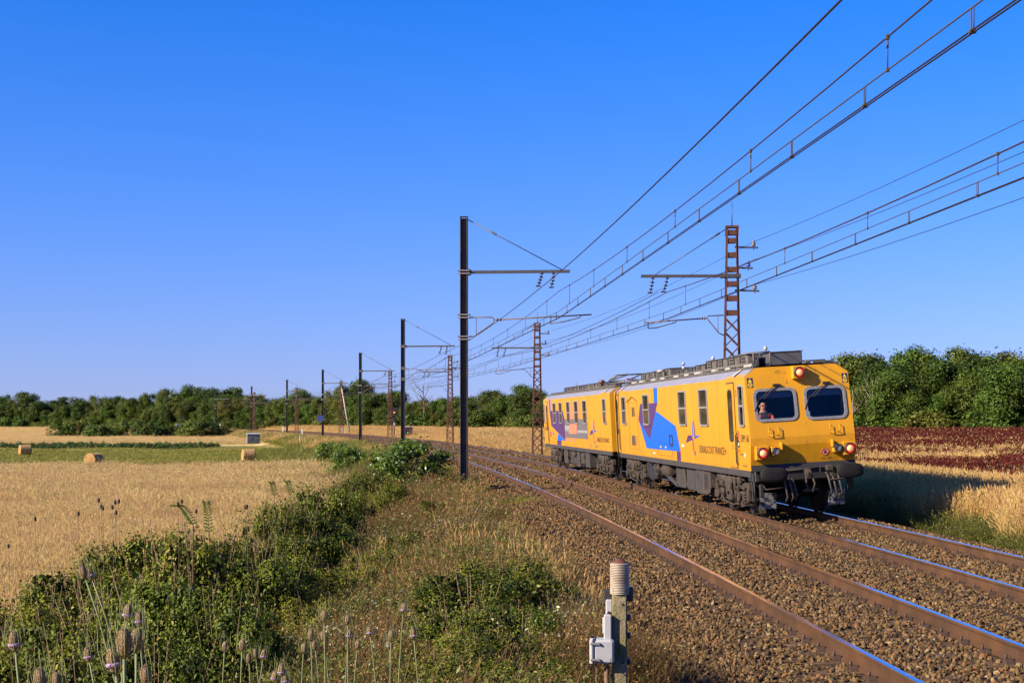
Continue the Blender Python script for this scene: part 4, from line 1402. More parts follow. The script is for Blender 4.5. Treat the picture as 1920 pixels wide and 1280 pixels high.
link('lettering', text_mesh('CC CG', .045, mat('faded print', (.3, .17, .03), .6), lambda x, y, d: ap3(x - .45, y, d), 0, 1.30, .2), T1)
b = MB(); b.bbox((-.535, -.07, 1.68), (.05, .14, .17), .01); b.build('lamp_bracket', M_yel2, T1)
b = MB(); b.bbox((.66, -.07, 1.68), (.05, .14, .17), .01); b.build('lamp_bracket', M_yel2, T1)
b = MB(); b.bbox((0, .22, 1.0), (2.3, .28, .27), .03); b.build('headstock', M_black, T1)
b = MB(); b.add([(-HW, .10, 1.28), (HW, .10, 1.28), (HW, .02, 1.13), (-HW, .02, 1.13)], [(0, 1, 2, 3)]); b.build('lower_lip', M_black, T1)
b = MB(); b.bbox((-1.13, .3, .98), (.14, .4, .2), .02); b.tube([(-1.16, .12, .95), (-1.16, .1, .45), (-1.16, .3, .42), (-1.16, .32, .9)], .018, 6); b.bbox((-1.12, .2, .47), (.16, .2, .03), .008); b.bbox((-1.0, .12, .68), (.1, .08, .3), .02); b.build('step_bracket', mat('worn grey green step', (0.008, 0.00832, 0.0072), .7, var=.4, scale=12), T1)
b = MB(); b.bbox((1.12, .2, .78), (.14, .12, .4), .02); b.build('step_bracket', M_under, T1)
for sgn in (-1, 1):
    bu = link('buffer', None, T1)
    x = sgn * .875
    b = MB(); b.lathe([(.16, .15), (.16, -.15), (.12, -.18), (.12, -.55)], (x, 0, 1.06), 18, 'Y'); b.bbox((x, .1, 1.06), (.42, .06, .36), .02); b.build('buffer_sleeve', M_buffer, bu)
    pts = []
    for k in range(28):
        a = 2 * math.pi * k / 28
        e = 2.8
        pts.append((math.copysign(abs(math.cos(a))**(2 / e), math.cos(a)) * .31, math.copysign(abs(math.sin(a))**(2 / e), math.sin(a)) * .165))
    b = MB()
    to = lambda px, pz, d: (x + px, -.58 - d, 1.06 + pz)
    rings = [(1.0, 0), (1.0, .035), (.93, .05), (.5, .062), (.02, .066)]
    vs = [to(px * k_, pz * k_, d_) for k_, d_ in rings for px, pz in pts]
    fs = []
    for i in range(len(rings) - 1):
        for k in range(28):
            k2 = (k + 1) % 28
            fs.append((i * 28 + k, i * 28 + k2, (i + 1) * 28 + k2, (i + 1) * 28 + k))
    fs.append(tuple(range(27, -1, -1)))
    b.add(vs, fs, 0, True); b.build('buffer_head', M_buffer, bu)
# coupling hook, hoses, snow plough plates
b = MB(); b.prism([(-.04, -.05, 1.12), (-.04, -.32, 1.14), (-.04, -.40, 1.06), (-.04, -.36, .94), (-.04, -.28, .98), (-.04, -.28, 1.04), (-.04, -.05, 1.0)], (.08, 0, 0)); b.tube([(-.06, -.3, 1.02), (-.08, -.36, .8), (-.03, -.38, .62)], .024, 6); b.tube([(.06, -.3, 1.02), (.12, -.36, .8), (.05, -.38, .62)], .024, 6); b.tube([(-.16, -.36, .66), (.2, -.36, .66)], .03, 8); b.build('screw_coupling', M_under, T1)
b = MB(); b.tube([(-.45, -.12, 1.12), (.33, -.12, 1.14)], .02, 6); b.tube([(-.45, -.12, 1.17), (-.45, -.12, 1.05)], .018, 6); b.tube([(.33, -.12, 1.18), (.33, -.12, 1.02)], .018, 6); b.build('uncoupling_bar', M_bogie, T1)
for k, (x0, zt, zb_) in enumerate(((-.55, 1.0, .42), (-.42, .95, .42), (-.33, .9, .45), (.48, 1.0, .48), (.6, .95, .44), (.72, .98, .46))):
    b = MB(); b.tube([(x0, -.02, zt), (x0, -.2, zt - .05), (x0 + .02, -.26, zt - .25), (x0 + .06, -.24, zb_ + .1), (x0 + .02, -.2, zb_)], .026, 7); b.lathe([(.03, -.05), (.042, -.03), (.042, .03), (.03, .05)], (x0, -.08, zt), 8, 'Y'); b.build('brake_hose', mat('worn hose', (0.024, 0.0204, 0.0192), .6) if k == 0 else bpy.data.materials['worn hose'], T1)
b = MB(); b.bbox((.55, -.1, 1.12), (.16, .16, .13), .02); b.bbox((.62, -.08, .92), (.14, .12, .16), .02); b.build('jumper_box', M_under, T1)
for x0 in (-.8, .82):
    b = MB(); b.box((x0, .35, .42), (.38, .03, .38), 0, Matrix.Rotation(R(14), 3, 'X')); b.build('rail_guard', mat('chipped white plate', (0.1925, 0.1925, 0.196), .6, c2=(.03, .03, .035), c2scale=9, c2amt=.52, c2sharp=.03) if x0 < 0 else bpy.data.materials['chipped white plate'], T1)
b = MB(); b.tube([(-1.0, -.1, .8), (-1.0, -.25, .72), (-.55, -.25, .74)], .016, 6); b.tube([(.5, -.15, .84), (.55, -.25, .86), (1.15, -.25, .9)], .016, 6); b.build('shunter_rail', M_bogie, T1)

# bogies and underfloor equipment
for T_, L_ in ((T1, LEN1), (T2, LEN2)):
    bogie(T_, 2.75)
    bogie(T_, L_ - 2.75)
def under(parent, name, c, d, m_=None, bev=.02):
    b = MB(); b.bbox(c, d, bev); return b.build(name, m_ or M_under, parent)
M_undgrey = mat('dull grey equipment box', (0.0288, 0.02448, 0.02246), .7, var=.25, scale=4, c2=(.045, .03, .02), c2scale=3, c2amt=.4)
for sgn in (-1, 1):
    x = sgn * .95
    e = under(T1, 'equipment_box', (x, 6.0, .68), (.42, .85, .72), M_undgrey)
    b = MB(); b.box((x + sgn * .215, 6.2, .8), (.012, .04, .12)); b.build('latch', M_black, e)
    t_ = MB(); pr = [(4.7, 1.0), (4.7, .55), (4.85, .40), (5.2, .34), (5.55, .34), (5.55, 1.0)]
    t_.prism([(x - .2, s_, z) for s_, z in pr], (.4, 0, 0)); tk = t_.build('engine_casing', M_under, T1)
    g_ = MB()
    for k in range(9):
        g_.box((x + sgn * .206, 5.25, .5 + k * .045), (.012, .45, .018))
    g_.build('louvre', M_black, tk)
    under(T1, 'equipment_panel', (x, 7.35, .66), (.3, 1.3, .62), M_undgrey)
    p_ = MB(); plate(p_, [(6.85, .42), (7.85, .42), (7.85, .9), (6.85, .9)], lambda s_, z, d: (x + sgn * (.15 + d), s_, z), 0, .008); p_.build('panel_cover', M_sill, T1)
    under(T1, 'equipment_panel', (x - sgn * .05, 9.15, .66), (.3, 1.2, .64), M_undgrey)
    c_ = MB(); c_.tube([(x, 6.6, .98), (x, 8.6, .98)], .05, 8); c_.tube([(x + sgn * .12, 8.3, .95), (x + sgn * .16, 8.2, .8), (x + sgn * .16, 8.05, .5), (x + sgn * .12, 7.9, .4)], .04, 8); c_.lathe([(.07, -.06), (.07, .06)], (x, 7.2, .98), 10, 'Y'); c_.lathe([(.07, -.06), (.07, .06)], (x, 8.2, .98), 10, 'Y'); c_.build('air_pipe', M_under, T1)
    tr_ = MB(); tr_.beam((x, 9.6, .36), (x, 11.9, .72), .25, .05); tr_.beam((x + sgn * .1, 9.6, .42), (x + sgn * .1, 11.9, .78), .05, .06); tr_.build('cable_trough', M_undgrey, T1)
    cy = MB(); cy.lathe([(.1, -.5), (.22, -.44), (.22, .44), (.1, .5)], (x, 11.1, .78), 14, 'Y'); cy.build('air_reservoir', M_bogie, T1); cy = MB(); cy.lathe([(.08, -.3), (.14, -.26), (.14, .26), (.08, .3)], (x + sgn * .05, 12.6, .82), 12, 'Y'); cy.build('air_reservoir', M_bogie, T1)
    dr = MB(); dr.prism([(x - .15, 12.2, .95), (x - .15, 12.4, .5), (x - .15, 13.6, .38), (x - .15, 14.3, .6), (x - .15, 14.3, .95)], (.3, 0, 0)); dr.build('engine_sump', M_black, T1)
    under(T2, 'equipment_box', (x, 6.6, .66), (.4, 1.0, .66), M_undgrey)
    under(T2, 'equipment_box', (x, 8.0, .7), (.36, .9, .5), M_under)
    under(T2, 'equipment_panel', (x, 9.3, .64), (.35, .7, .72), M_undgrey)
    under(T2, 'equipment_box', (x, 10.9, .68), (.3, 1.6, .6), M_sill)
    under(T2, 'equipment_box', (x, 12.9, .66), (.4, 1.1, .66), M_undgrey)
    st_ = MB(); st_.beam((x + sgn * .18, 11.6, .98), (x + sgn * .18, 10.2, .36), .1, .03); st_.build('equipment_strut', M_undgrey, T2)
    for T_, rs in ((T1, (9.9, 14.6)), (T2, (5.0, 14.2))):
        cl = MB(); r_ = random.Random(int(rs[0] * 7) + sgn)
        for k in range(22):
            yy = r_.uniform(*rs); zz = r_.uniform(.45, 1.0)
            if r_.random() < .4: cl.bbox((x + sgn * r_.uniform(.0, .18), yy, zz), (.12, r_.uniform(.08, .35), r_.uniform(.06, .2)), .01)
            else: cl.tube([(x + sgn * .18, yy, zz), (x + sgn * .18, yy + r_.uniform(-.6, .6), min(1.02, zz + r_.uniform(-.1, .25)))], r_.uniform(.012, .035), 6)
        cl.build('pipework', M_bogie, T_)
for T_, L_ in ((T1, LEN1), (T2, LEN2)):
    under(T_, 'underframe', (0, L_ / 2, .95), (1.5, L_ - .8, .2), M_black)
    under(T_, 'fuel_tank', (0, 8.0, .62), (1.2, 6.5, .5), M_black)

# roof equipment
ZT = ZR + .04
louvre_box(T1, (.1, 2.1, ZT + .165), (.8, 1.4, .31), M_slate, 'roof_unit', 0)
louvre_box(T1, (-.62, 3.9, ZT + .16), (.3, 4.4, .30))
louvre_box(T1, (-.25, 7.3, ZT + .14), (.7, 2.0, .26))
louvre_box(T1, (.05, 10.2, ZT + .13), (.8, 3.2, .26), M_slate)
louvre_box(T1, (-.1, 13.6, ZT + .17), (.9, 2.4, .34))
louvre_box(T1, (-.1, 16.3, ZT + .16), (.9, 2.2, .32), M_ac)
b = MB()
for y in (1.15, 3.0):
    for x in (-.75, -.35):
        b.tube([(x, y, ZT), (x, y, ZT + .34)], .022, 6)
    b.tube([(-.75, y, ZT + .34), (-.35, y, ZT + .34)], .02, 6)
b.tube([(-.75, 1.15, ZT + .34), (-.75, 3.0, ZT + .34)], .018, 6)
b.tube([(-.55, 1.3, ZT + .32), (-.6, 1.45, ZT + .1), (-.5, 1.7, ZT + .04)], .012, 6)
b.build('roof_frame', M_ac, T1)
for y in (1.9, 7.6, 11.7):
    b = MB(); b.lathe([(.05, 0), (.05, .05), (.02, .06), (.02, .1), (.045, .11), (.05, .16), (.03, .2), (.005, .21)], (-.25, y, ZT + .30), 12); b.build('antenna', M_white, T1)
b = MB(); b.lathe([(.02, 0), (.02, .26), (.13, .28), (.12, .32), (.03, .34)], (-.72, 13.0, ZT), 14); b.build('antenna_disc', M_white, T1)
b = MB()
b.tube([(-.86, .8, ZT + .06), (-.86, LEN1 - .5, ZT + .06)], .03, 6)
b.tube([(-.78, 2.2, ZT + .10), (-.78, LEN1 - .8, ZT + .10)], .018, 6)
for k in range(16):
    b.box((-.86, 1.0 + k * 1.15, ZT + .0), (.1, .1, .1))
b.build('roof_conduit', M_ac, T1)
b = MB()
for k in range(10):
    b.bbox((-.88 + random.uniform(-.04, .04), 1.2 + k * 1.75 + random.uniform(-.3, .3), ZT + .03), (.14, random.uniform(.3, .7), .06), .015)
b.build('roof_clutter', M_white, T1)
b = MB(); b.tube([(.15, .42, ZT), (.15, .42, ZT + .06), (.75, .45, ZT + .06), (.8, .45, ZT)], .02, 6); b.bbox((.32, .42, ZT + .02), (.14, .12, .1), .02); b.bbox((.75, .55, ZT + .02), (.5, .1, .05), .015); b.build('roof_antenna_bar', M_ac, T1)
# trailing coach: folded pantograph and boxes
pn = link('pantograph', None, T2)
b = MB()
for x in (-.55, .55):
    b.tube([(x, 1.2, ZT + .16), (x, 4.4, ZT + .16)], .035, 6)
for y in (1.2, 2.8, 4.4):
    b.tube([(-.6, y, ZT + .16), (.6, y, ZT + .16)], .035, 6)
b.build('base_frame', M_slate, pn)
b = MB()
for x in (-.55, .55):
    for y in (1.4, 4.2):
        b.lathe([(.05, 0), (.08, .02), (.05, .04), (.08, .06), (.05, .08), (.08, .10), (.05, .14)], (x, y, ZT), 10)
b.build('foot_insulator', M_glassins, pn)
b = MB()
for x in (-.35, .35):
    b.tube([(x, 1.5, ZT + .2), (x * 1.2, 4.5, ZT + .30)], .04, 6)
    b.tube([(x * 1.2, 4.5, ZT + .30), (x * .8, 1.5, ZT + .42)], .032, 6)
b.build('arm', M_slate, pn)
b = MB()
for y in (1.35, 1.75):
    b.tube([(-.85, y, ZT + .30), (-.6, y, ZT + .44), (.6, y, ZT + .44), (.85, y, ZT + .30)], .028, 6)
b.build('collector_head', M_slate, pn)
b = MB(); b.bbox((0, 2.6, ZT + .28), (.1, .3, .08), .02); b.build('drive', M_red, pn)
b = MB(); b.lathe([(.05, 0), (.05, .22), (.12, .24), (.12, .34), (.04, .36)], (-.6, 5.2, ZT), 10); b.build('roof_post', mat('maroon post', (.12, .03, .025), .5), T2)
for y, l_, m_ in ((6.6, 1.6, M_ac), (8.6, 1.7, M_ac), (10.7, 1.9, M_slate), (13.0, 2.0, M_ac), (15.4, 2.0, M_slate)):
    louvre_box(T2, (-.1, y, ZT + .13), (.85, l_, .26), m_)
b = MB(); b.tube([(-.86, .5, ZT + .05), (-.86, LEN2 - .8, ZT + .05)], .03, 6); b.tube([(.2, 17.4, ZT), (.2, 17.4, ZT + .5)], .012, 5); b.build('roof_conduit', M_ac, T2)

# the driver, seated behind the left windscreen
def person(root_M):
    vs = {'pel': (0, 0, 0), 'chest': (0, -.03, .30), 'neckb': (0, -.05, .47), 'neck': (0, -.06, .54), 'head': (0, -.075, .63), 'crown': (0, -.07, .75),
          'shl': (-.19, -.04, .43), 'ell': (-.25, -.16, .20), 'wrl': (-.17, -.36, .16), 'shr': (.19, -.04, .43), 'elr': (.25, -.16, .20), 'wrr': (.17, -.36, .16),
          'hpl': (-.1, -.02, 0), 'knl': (-.13, -.44, .03), 'anl': (-.13, -.46, -.38), 'hpr': (.1, -.02, 0), 'knr': (.13, -.44, .03), 'anr': (.13, -.46, -.38)}
    rad = {'pel': .15, 'chest': .155, 'neckb': .09, 'neck': .058, 'head': .082, 'crown': .07, 'shl': .075, 'ell': .05, 'wrl': .035, 'shr': .075, 'elr': .05, 'wrr': .035,
           'hpl': .1, 'knl': .065, 'anl': .045, 'hpr': .1, 'knr': .065, 'anr': .045}
    ed = [('pel', 'chest'), ('chest', 'neckb'), ('neckb', 'neck'), ('neck', 'head'), ('head', 'crown'), ('neckb', 'shl'), ('shl', 'ell'), ('ell', 'wrl'), ('neckb', 'shr'), ('shr', 'elr'), ('elr', 'wrr'),
          ('pel', 'hpl'), ('hpl', 'knl'), ('knl', 'anl'), ('pel', 'hpr'), ('hpr', 'knr'), ('knr', 'anr')]
    for sgn, w in ((-1, 'wrl'), (1, 'wrr')):
        pa = 'palm' + w
        vs[pa] = (sgn * .15, -.43, .15); rad[pa] = .032; ed.append((w, pa))
        for k in range(4):
            a_, b_ = '%sf%d' % (w, k), '%sg%d' % (w, k)
            x = sgn * (.125 + k * .019)
            vs[a_] = (x, -.485 + .004 * abs(k - 1.5), .145); vs[b_] = (x, -.50 + .006 * abs(k - 1.5), .11)
            rad[a_] = rad[b_] = .009
            ed += [(pa, a_), (a_, b_)]
        vs[w + 't'] = (sgn * .10, -.44, .155); rad[w + 't'] = .01; ed.append((pa, w + 't'))
    keys = list(vs)
    me = bpy.data.meshes.new('person')
    me.from_pydata([vs[k] for k in keys], [(keys.index(a_), keys.index(b_)) for a_, b_ in ed], [])
    ob = bpy.data.objects.new('person', me)
    COL.objects.link(ob)
    sk = ob.modifiers.new('skin', 'SKIN')
    for i, k in enumerate(keys):
        me.skin_vertices[0].data[i].radius = (rad[k], rad[k])
    me.skin_vertices[0].data[0].use_root = True
    ss_ = ob.modifiers.new('sub', 'SUBSURF'); ss_.levels = 2; ss_.render_levels = 2
    bpy.context.view_layer.update()
    out = bpy.data.meshes.new_from_object(ob.evaluated_get(bpy.context.evaluated_depsgraph_get()))
    bpy.data.objects.remove(ob)
    out.materials.clear()
    for m_ in (M_shirt, M_skin, M_vest):
        out.materials.append(m_)
    for p in out.polygons:
        c = p.center
        p.use_smooth = True
        p.material_index = 1 if (c.z > .51 or c.y < -.38 and c.z > .08) else (2 if c.z > .12 and abs(c.x) > .09 and abs(c.x) < .22 and c.z < .44 else 0)
    o = link('person', out)
    o.matrix_world = root_M
    hd = MB()
    hd.lathe([(.012, -.012), (.017, 0), (.012, .014)], (0, -.163, .645), 8)           # nose
    for sgn in (-1, 1):
        hd.bbox((sgn * .085, -.07, .655), (.02, .04, .055), .008)                    # ears
    hd.bbox((0, -.152, .612), (.045, .012, .008), .003)
    hd.build('face_features', M_skin, o)
    gl = MB()
    for sgn in (-1, 1):
        gl.bbox((sgn * .034, -.160, .672), (.05, .012, .03), .005)
        gl.beam((sgn * .06, -.155, .675), (sgn * .088, -.06, .675), .006, .008)
    gl.beam((-.02, -.165, .677), (.02, -.165, .677), .008, .006)
    gl.build('sunglasses', M_black, o)
    return o
drv = person(coach_matrix(33.45, 53.3) @ Matrix.Translation((-.62, 1.08, 1.95)))
tag(drv, 'driver in dark clothes with orange vest and sunglasses, seated behind the left windscreen', 'person')
# ------------------------------------------------------------------ plants: mesh builders
def leaf_quads(c, nrm, size, aspect=.55, fold=.18, up=None, rg=rng):
    """one pointed leaf (4 corners) per row; returns vertices and faces"""
    n_ = len(c)
    nrm = nrm / (np.linalg.norm(nrm, axis=1, keepdims=True) + 1e-9)
    t_ = rg.normal(size=(n_, 3)) if up is None else up
    t_ = t_ - (t_ * nrm).sum(1, keepdims=True) * nrm
    t_ /= np.linalg.norm(t_, axis=1, keepdims=True) + 1e-9
    b_ = np.cross(nrm, t_)
    s_ = size[:, None]
    v = np.stack([c - t_ * s_ * .5, c + b_ * s_ * aspect * .5 + nrm * s_ * fold * .5, c + t_ * s_ * .5, c - b_ * s_ * aspect * .5 + nrm * s_ * fold * .5], 1).reshape(-1, 3)
    q = np.arange(n_ * 4).reshape(n_, 4)
    return v, q

def crown_mesh(name, m_, seed, H_=10., rad_=3.6, base=.6, clumps=34, per=190, leaf=.42, shape='tree', clump_r=(.9, 1.7), inner=24):
    rg = np.random.default_rng(seed)
    cs, ns, ts = [], [], []
    for k in range(clumps):
        u = rg.uniform(0, 1)
        if shape == 'tree':
            z = base + (H_ - base) * (u**.85) * .93
            f = np.sqrt(max(0.02, 1 - ((z - H_ * .48) / (H_ * .56))**2))
        else:
            z = base + (H_ - base) * u * .85
            f = np.sqrt(max(.05, 1 - (z / (H_ * 1.02))**2))
        a = rg.uniform(0, 2 * np.pi); rr0 = rad_ * f * np.sqrt(rg.uniform(.12, 1))
        ctr = np.array([rr0 * np.cos(a), rr0 * np.sin(a), z])
        cr = rg.uniform(*clump_r) * (.75 + .5 * f)
        m = int(per * rg.uniform(.6, 1.3))
        d = rg.normal(size=(m, 3)); d /= np.linalg.norm(d, axis=1, keepdims=True)
        rr1 = cr * rg.uniform(.55, 1.08, m)[:, None]
        p = ctr + d * rr1 * np.array([1, 1, .72])
        cs.append(p)
        out = p - np.array([0, 0, H_ * .4]); out /= np.linalg.norm(out, axis=1, keepdims=True)
        ns.append(d * .9 + out * .35 + np.array([0, 0, .35]) + rg.normal(size=(m, 3)) * .55)
        ts.append(np.clip(rg.normal(.5, .2, m) + rg.normal(0, .13), 0, 1))
    # stray sprigs give an uneven outline
    m = clumps * 14
    d = rg.normal(size=(m, 3)); d /= np.linalg.norm(d, axis=1, keepdims=True)
    j = rg.integers(0, clumps, m)
    ctr = np.array([c_.mean(0) for c_ in cs])[j]
    cs.append(ctr + d * np.mean(clump_r) * rg.uniform(.95, 1.22, m)[:, None]); ns.append(d + rg.normal(size=(m, 3)) * .7); ts.append(rg.uniform(.3, 1, m))
    c = np.concatenate(cs); n_ = np.concatenate(ns); t_ = np.concatenate(ts)
    keep = c[:, 2] > .03 * H_ * (shape == 'tree') + .02
    c, n_, t_ = c[keep], n_[keep], t_[keep]
    v, q = leaf_quads(c, n_, leaf * rg.uniform(.6, 1.35, len(c)), rg=rg)
    # oversized leaves added inside each clump to block light, tinted dark as shade
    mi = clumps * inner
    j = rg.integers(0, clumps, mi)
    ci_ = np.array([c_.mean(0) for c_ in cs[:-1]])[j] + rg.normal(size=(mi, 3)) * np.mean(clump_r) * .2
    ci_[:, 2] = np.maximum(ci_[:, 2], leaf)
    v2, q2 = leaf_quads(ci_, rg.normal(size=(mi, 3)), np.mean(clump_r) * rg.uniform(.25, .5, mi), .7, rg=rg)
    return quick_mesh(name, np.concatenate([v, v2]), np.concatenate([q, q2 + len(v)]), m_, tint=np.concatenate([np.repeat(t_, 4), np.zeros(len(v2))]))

def blades(rg, n, spread, h0, h1, w0, lean=.35, seed_head=0.0, hw=2.2):
    """n grass blades as quad + tip quad; returns verts, quads, tint"""
    b0 = np.stack([rg.normal(0, spread, n), rg.normal(0, spread, n), np.zeros(n)], 1)
    h = rg.uniform(h0, h1, n)
    a = rg.uniform(0, 2 * np.pi, n); l_ = np.abs(rg.normal(0, lean, n))
    d = np.stack([np.cos(a) * l_, np.sin(a) * l_, np.zeros(n)], 1)
    f = rg.uniform(0, np.pi, n)
    s_ = np.stack([np.cos(f), np.sin(f), np.zeros(n)], 1)
    mid = b0 + np.stack([np.zeros(n), np.zeros(n), h * .55], 1) + d * (h * .3)[:, None]
    tip = b0 + np.stack([np.zeros(n), np.zeros(n), h], 1) + d * h[:, None] * .95
    w = (w0 * rg.uniform(.6, 1.3, n))[:, None]
    v = np.stack([b0 - s_ * w, b0 + s_ * w, mid + s_ * w * .8, mid - s_ * w * .8, tip + s_ * w * .12, tip - s_ * w * .12], 1).reshape(-1, 3)
    i = np.arange(n)[:, None] * 6
    q = np.concatenate([i + [0, 1, 2, 3], i + [3, 2, 4, 5]])
    t_ = np.repeat(np.clip(rg.normal(.5, .22, n), 0, 1), 6)
    k = rg.random(n) < seed_head
    if k.any():
        m = k.sum()
        tp = tip[k]; dr = (tip[k] - mid[k]); dr /= np.linalg.norm(dr, axis=1, keepdims=True)
        L = rg.uniform(.06, .13, m)[:, None]
        ww = w[k] * hw
        sv = s_[k]
        for sg in (0, 1):
            s2 = sv if sg == 0 else np.cross(dr, sv)
            vv = np.stack([tp - dr * L * .6, tp + s2 * ww, tp + dr * L * .7, tp - s2 * ww], 1).reshape(-1, 3)
            o = len(v)
            v = np.concatenate([v, vv]); q = np.concatenate([q, np.arange(m * 4).reshape(m, 4) + o])
            t_ = np.concatenate([t_, np.repeat(np.clip(rg.normal(.75, .15, m), 0, 1), 4)])
    return v, q, t_

def tuft_mesh(name, m_, seed, **k):
    v, q, t_ = blades(np.random.default_rng(seed), **k)
    return quick_mesh(name, v, q, m_, tint=t_)

def herb_mesh(name, m_, seed, n=26, spread=.16, h=(.5, .9), leaf=.03, leaves=130, w=.004, twigs=3):
    """bushy weed: stiff stems with side twigs and small leaves"""
    rg = np.random.default_rng(seed)
    v, q, t_ = blades(rg, n, spread, h[0], h[1], w, lean=.3)
    stems = v.reshape(n, 6, 3)
    V, Q, T_ = [v], [q], [t_ * .45]
    o = len(v)
    base = stems[:, 0]; mid = stems[:, 2]; tip = stems[:, 4]
    m = n * twigs
    j = rg.integers(0, n, m); u = rg.uniform(.25, 1, m)[:, None]
    p = np.where(u < .55, base[j] + (mid[j] - base[j]) * u / .55, mid[j] + (tip[j] - mid[j]) * (u - .55) / .45)
    a = rg.uniform(0, 6.28, m)
    d = np.stack([np.cos(a), np.sin(a), rg.uniform(.4, 1.3, m)], 1) * rg.uniform(.06, .2, m)[:, None]
    s2 = np.stack([-np.sin(a), np.cos(a), np.zeros(m)], 1) * w * .7
    vv = np.stack([p - s2, p + s2, p + d + s2 * .4, p + d - s2 * .4], 1).reshape(-1, 3)
    V.append(vv); Q.append(np.arange(m * 4).reshape(m, 4) + o); T_.append(np.repeat(rg.uniform(.05, .5, m), 4)); o += len(vv)
    if leaves:
        k = rg.integers(0, m, leaves); c = p[k] + d[k] * rg.uniform(.2, 1.1, leaves)[:, None]
        lv, lq = leaf_quads(c, rg.normal(size=(leaves, 3)) + np.array([0, 0, .6]), leaf * rg.uniform(.5, 1.4, leaves), rg=rg)
        V.append(lv); Q.append(lq + o); T_.append(np.repeat(np.clip(rg.normal(.75, .15, leaves), 0, 1), 4))
    return quick_mesh(name, np.concatenate(V), np.concatenate(Q), m_, tint=np.concatenate(T_))

def spike_mesh(name, m_, seed, n=12, h=(.6, 1.0)):
    """dock / sorrel: upright stems crowded with rusty seed clusters"""
    rg = np.random.default_rng(seed)
    v, q, t_ = blades(rg, n, .16, h[0], h[1], .004, lean=.12)
    st = v.reshape(n, 6, 3)
    m = n * 26
    j = rg.integers(0, n, m); u = rg.uniform(.35, 1.0, m)[:, None]
    p = st[j, 0] + (st[j, 4] - st[j, 0]) * u + rg.normal(0, .022, (m, 3))
    lv, lq = leaf_quads(p, rg.normal(size=(m, 3)), rg.uniform(.025, .06, m), .8, rg=rg)
    return quick_mesh(name, np.concatenate([v, lv]), np.concatenate([q, lq + len(v)]), m_, tint=np.concatenate([t_ * .5, np.repeat(np.clip(rg.normal(.6, .2, m), 0, 1), 4)]))

M_strawgrass = leafmat('ripe golden grass', (.38, .275, .105), (.67, .52, .235), .45, .6, .14, spec=.2)
M_drygrass = leafmat('dry verge grass', (.33, .21, .07), (.68, .49, .19), .45, .6, .18, spec=.2)
M_greengrass = leafmat('green grass', (.07, .085, .01), (.24, .23, .035), .35, .5, .25, spec=.3)
M_brownherb = leafmat('brown dry weeds', (.10, .055, .022), (.23, .16, .05), .3, .8, .25, dry=(.42, .29, .12), dryamt=.12, spec=.15)
M_greenherb = leafmat('green weeds', (.06, .045, .012), (.13, .16, .022), .35, .5, .25, spec=.35)
M_silver = leafmat('silver leaved weeds', (.06, .06, .015), (.14, .16, .03), .25, .5, .2, dry=(.36, .36, .22), dryamt=.2, spec=.4)
M_sorrel = leafmat('rust red sorrel', (.045, .010, .007), (.12, .028, .017), .2, .85, .25, spec=.05)
M_treeleaf = leafmat('dark tree foliage', (.014, .030, .004), (.085, .13, .015), .22, .55, .35, spec=.15)
M_treeleaf2 = leafmat('olive tree foliage', (.024, .038, .005), (.125, .145, .022), .22, .55, .3, spec=.15)
M_scrubleaf = leafmat('scrub foliage', (.02, .031, .003), (.155, .18, .014), .22, .55, .25, dry=(.24, .19, .05), dryamt=.08, spec=.15)
M_shrubleaf = leafmat('fresh green shrub foliage', (.022, .06, .004), (.115, .21, .014), .35, .4, .12, spec=.45)
M_bark = mat('grey brown bark', (.12, .085, .06), .95, var=.4, scale=6, bump=.8, bscale=12, spec=.1)
M_stem = mat('dry brown stem', (.13, .08, .045), .9, var=.3, scale=20)
M_crop = leafmat('dark green vegetable leaves', (.015, .04, .006), (.07, .12, .02), .3, .5, .2)

F_PX = 2740.28
def frustum_points(n, y0, y1, cond, u0=-260, u1=2180, power=1.0, seed=1):
    """random ground points, denser near by; cond(X, Y, along, q) keeps the zone"""
    rg = np.random.default_rng(seed)
    r_ = rg.random(n * 4)
    if power == 1.0:
        Y = y0 * (y1 / y0)**r_
    else:
        k = 1 - power
        Y = (y0**k + r_ * (y1**k - y0**k))**(1 / k)
    X = (rg.uniform(u0, u1, n * 4) - 960) / F_PX * Y
    Y0, q = curvi(X, Y)
    ok = cond(X, Y, Y0, q) & ~((Y < 12.9) & (Y > 6) & (np.abs(X - .0737 * Y + .02) < .30 + .1 * rg.random(len(X)))) & ~((Y < 17.6) & (Y > 10.5) & (X > -1.2) & (X < .5) & (rg.random(len(X)) < .95))
    X, Y = X[ok][:n], Y[ok][:n]
    return np.stack([X, Y, gz(X, Y) - .02], 1), rg
def plant(name, pts, rg, srcs, s0, s1, wide=None, label=None, cat=None, lean=.08, zmul=None, pick=None):
    n = len(pts)
    rot = np.stack([rg.normal(0, lean, n), rg.normal(0, lean, n), rg.uniform(0, 6.28, n)], 1)
    s_ = rg.uniform(s0, s1, n)
    w = s_ if wide is None else s_ * wide(pts[:, 1])
    z_ = s_ if zmul is None else s_ * zmul
    return scatter(name, pts, rot, np.stack([w, w, z_], 1), rg.integers(0, len(srcs), n) if pick is None else pick, srcs, label, cat)
def patch(X, Y, f, ph=0.0):
    return np.sin(X * f + ph) * np.cos(Y * f * .8 + ph * 1.7) + .6 * np.sin(X * f * 2.3 + Y * f * 1.9 + ph) + .4 * np.cos(X * f * 4.1 - Y * f * 3.3)

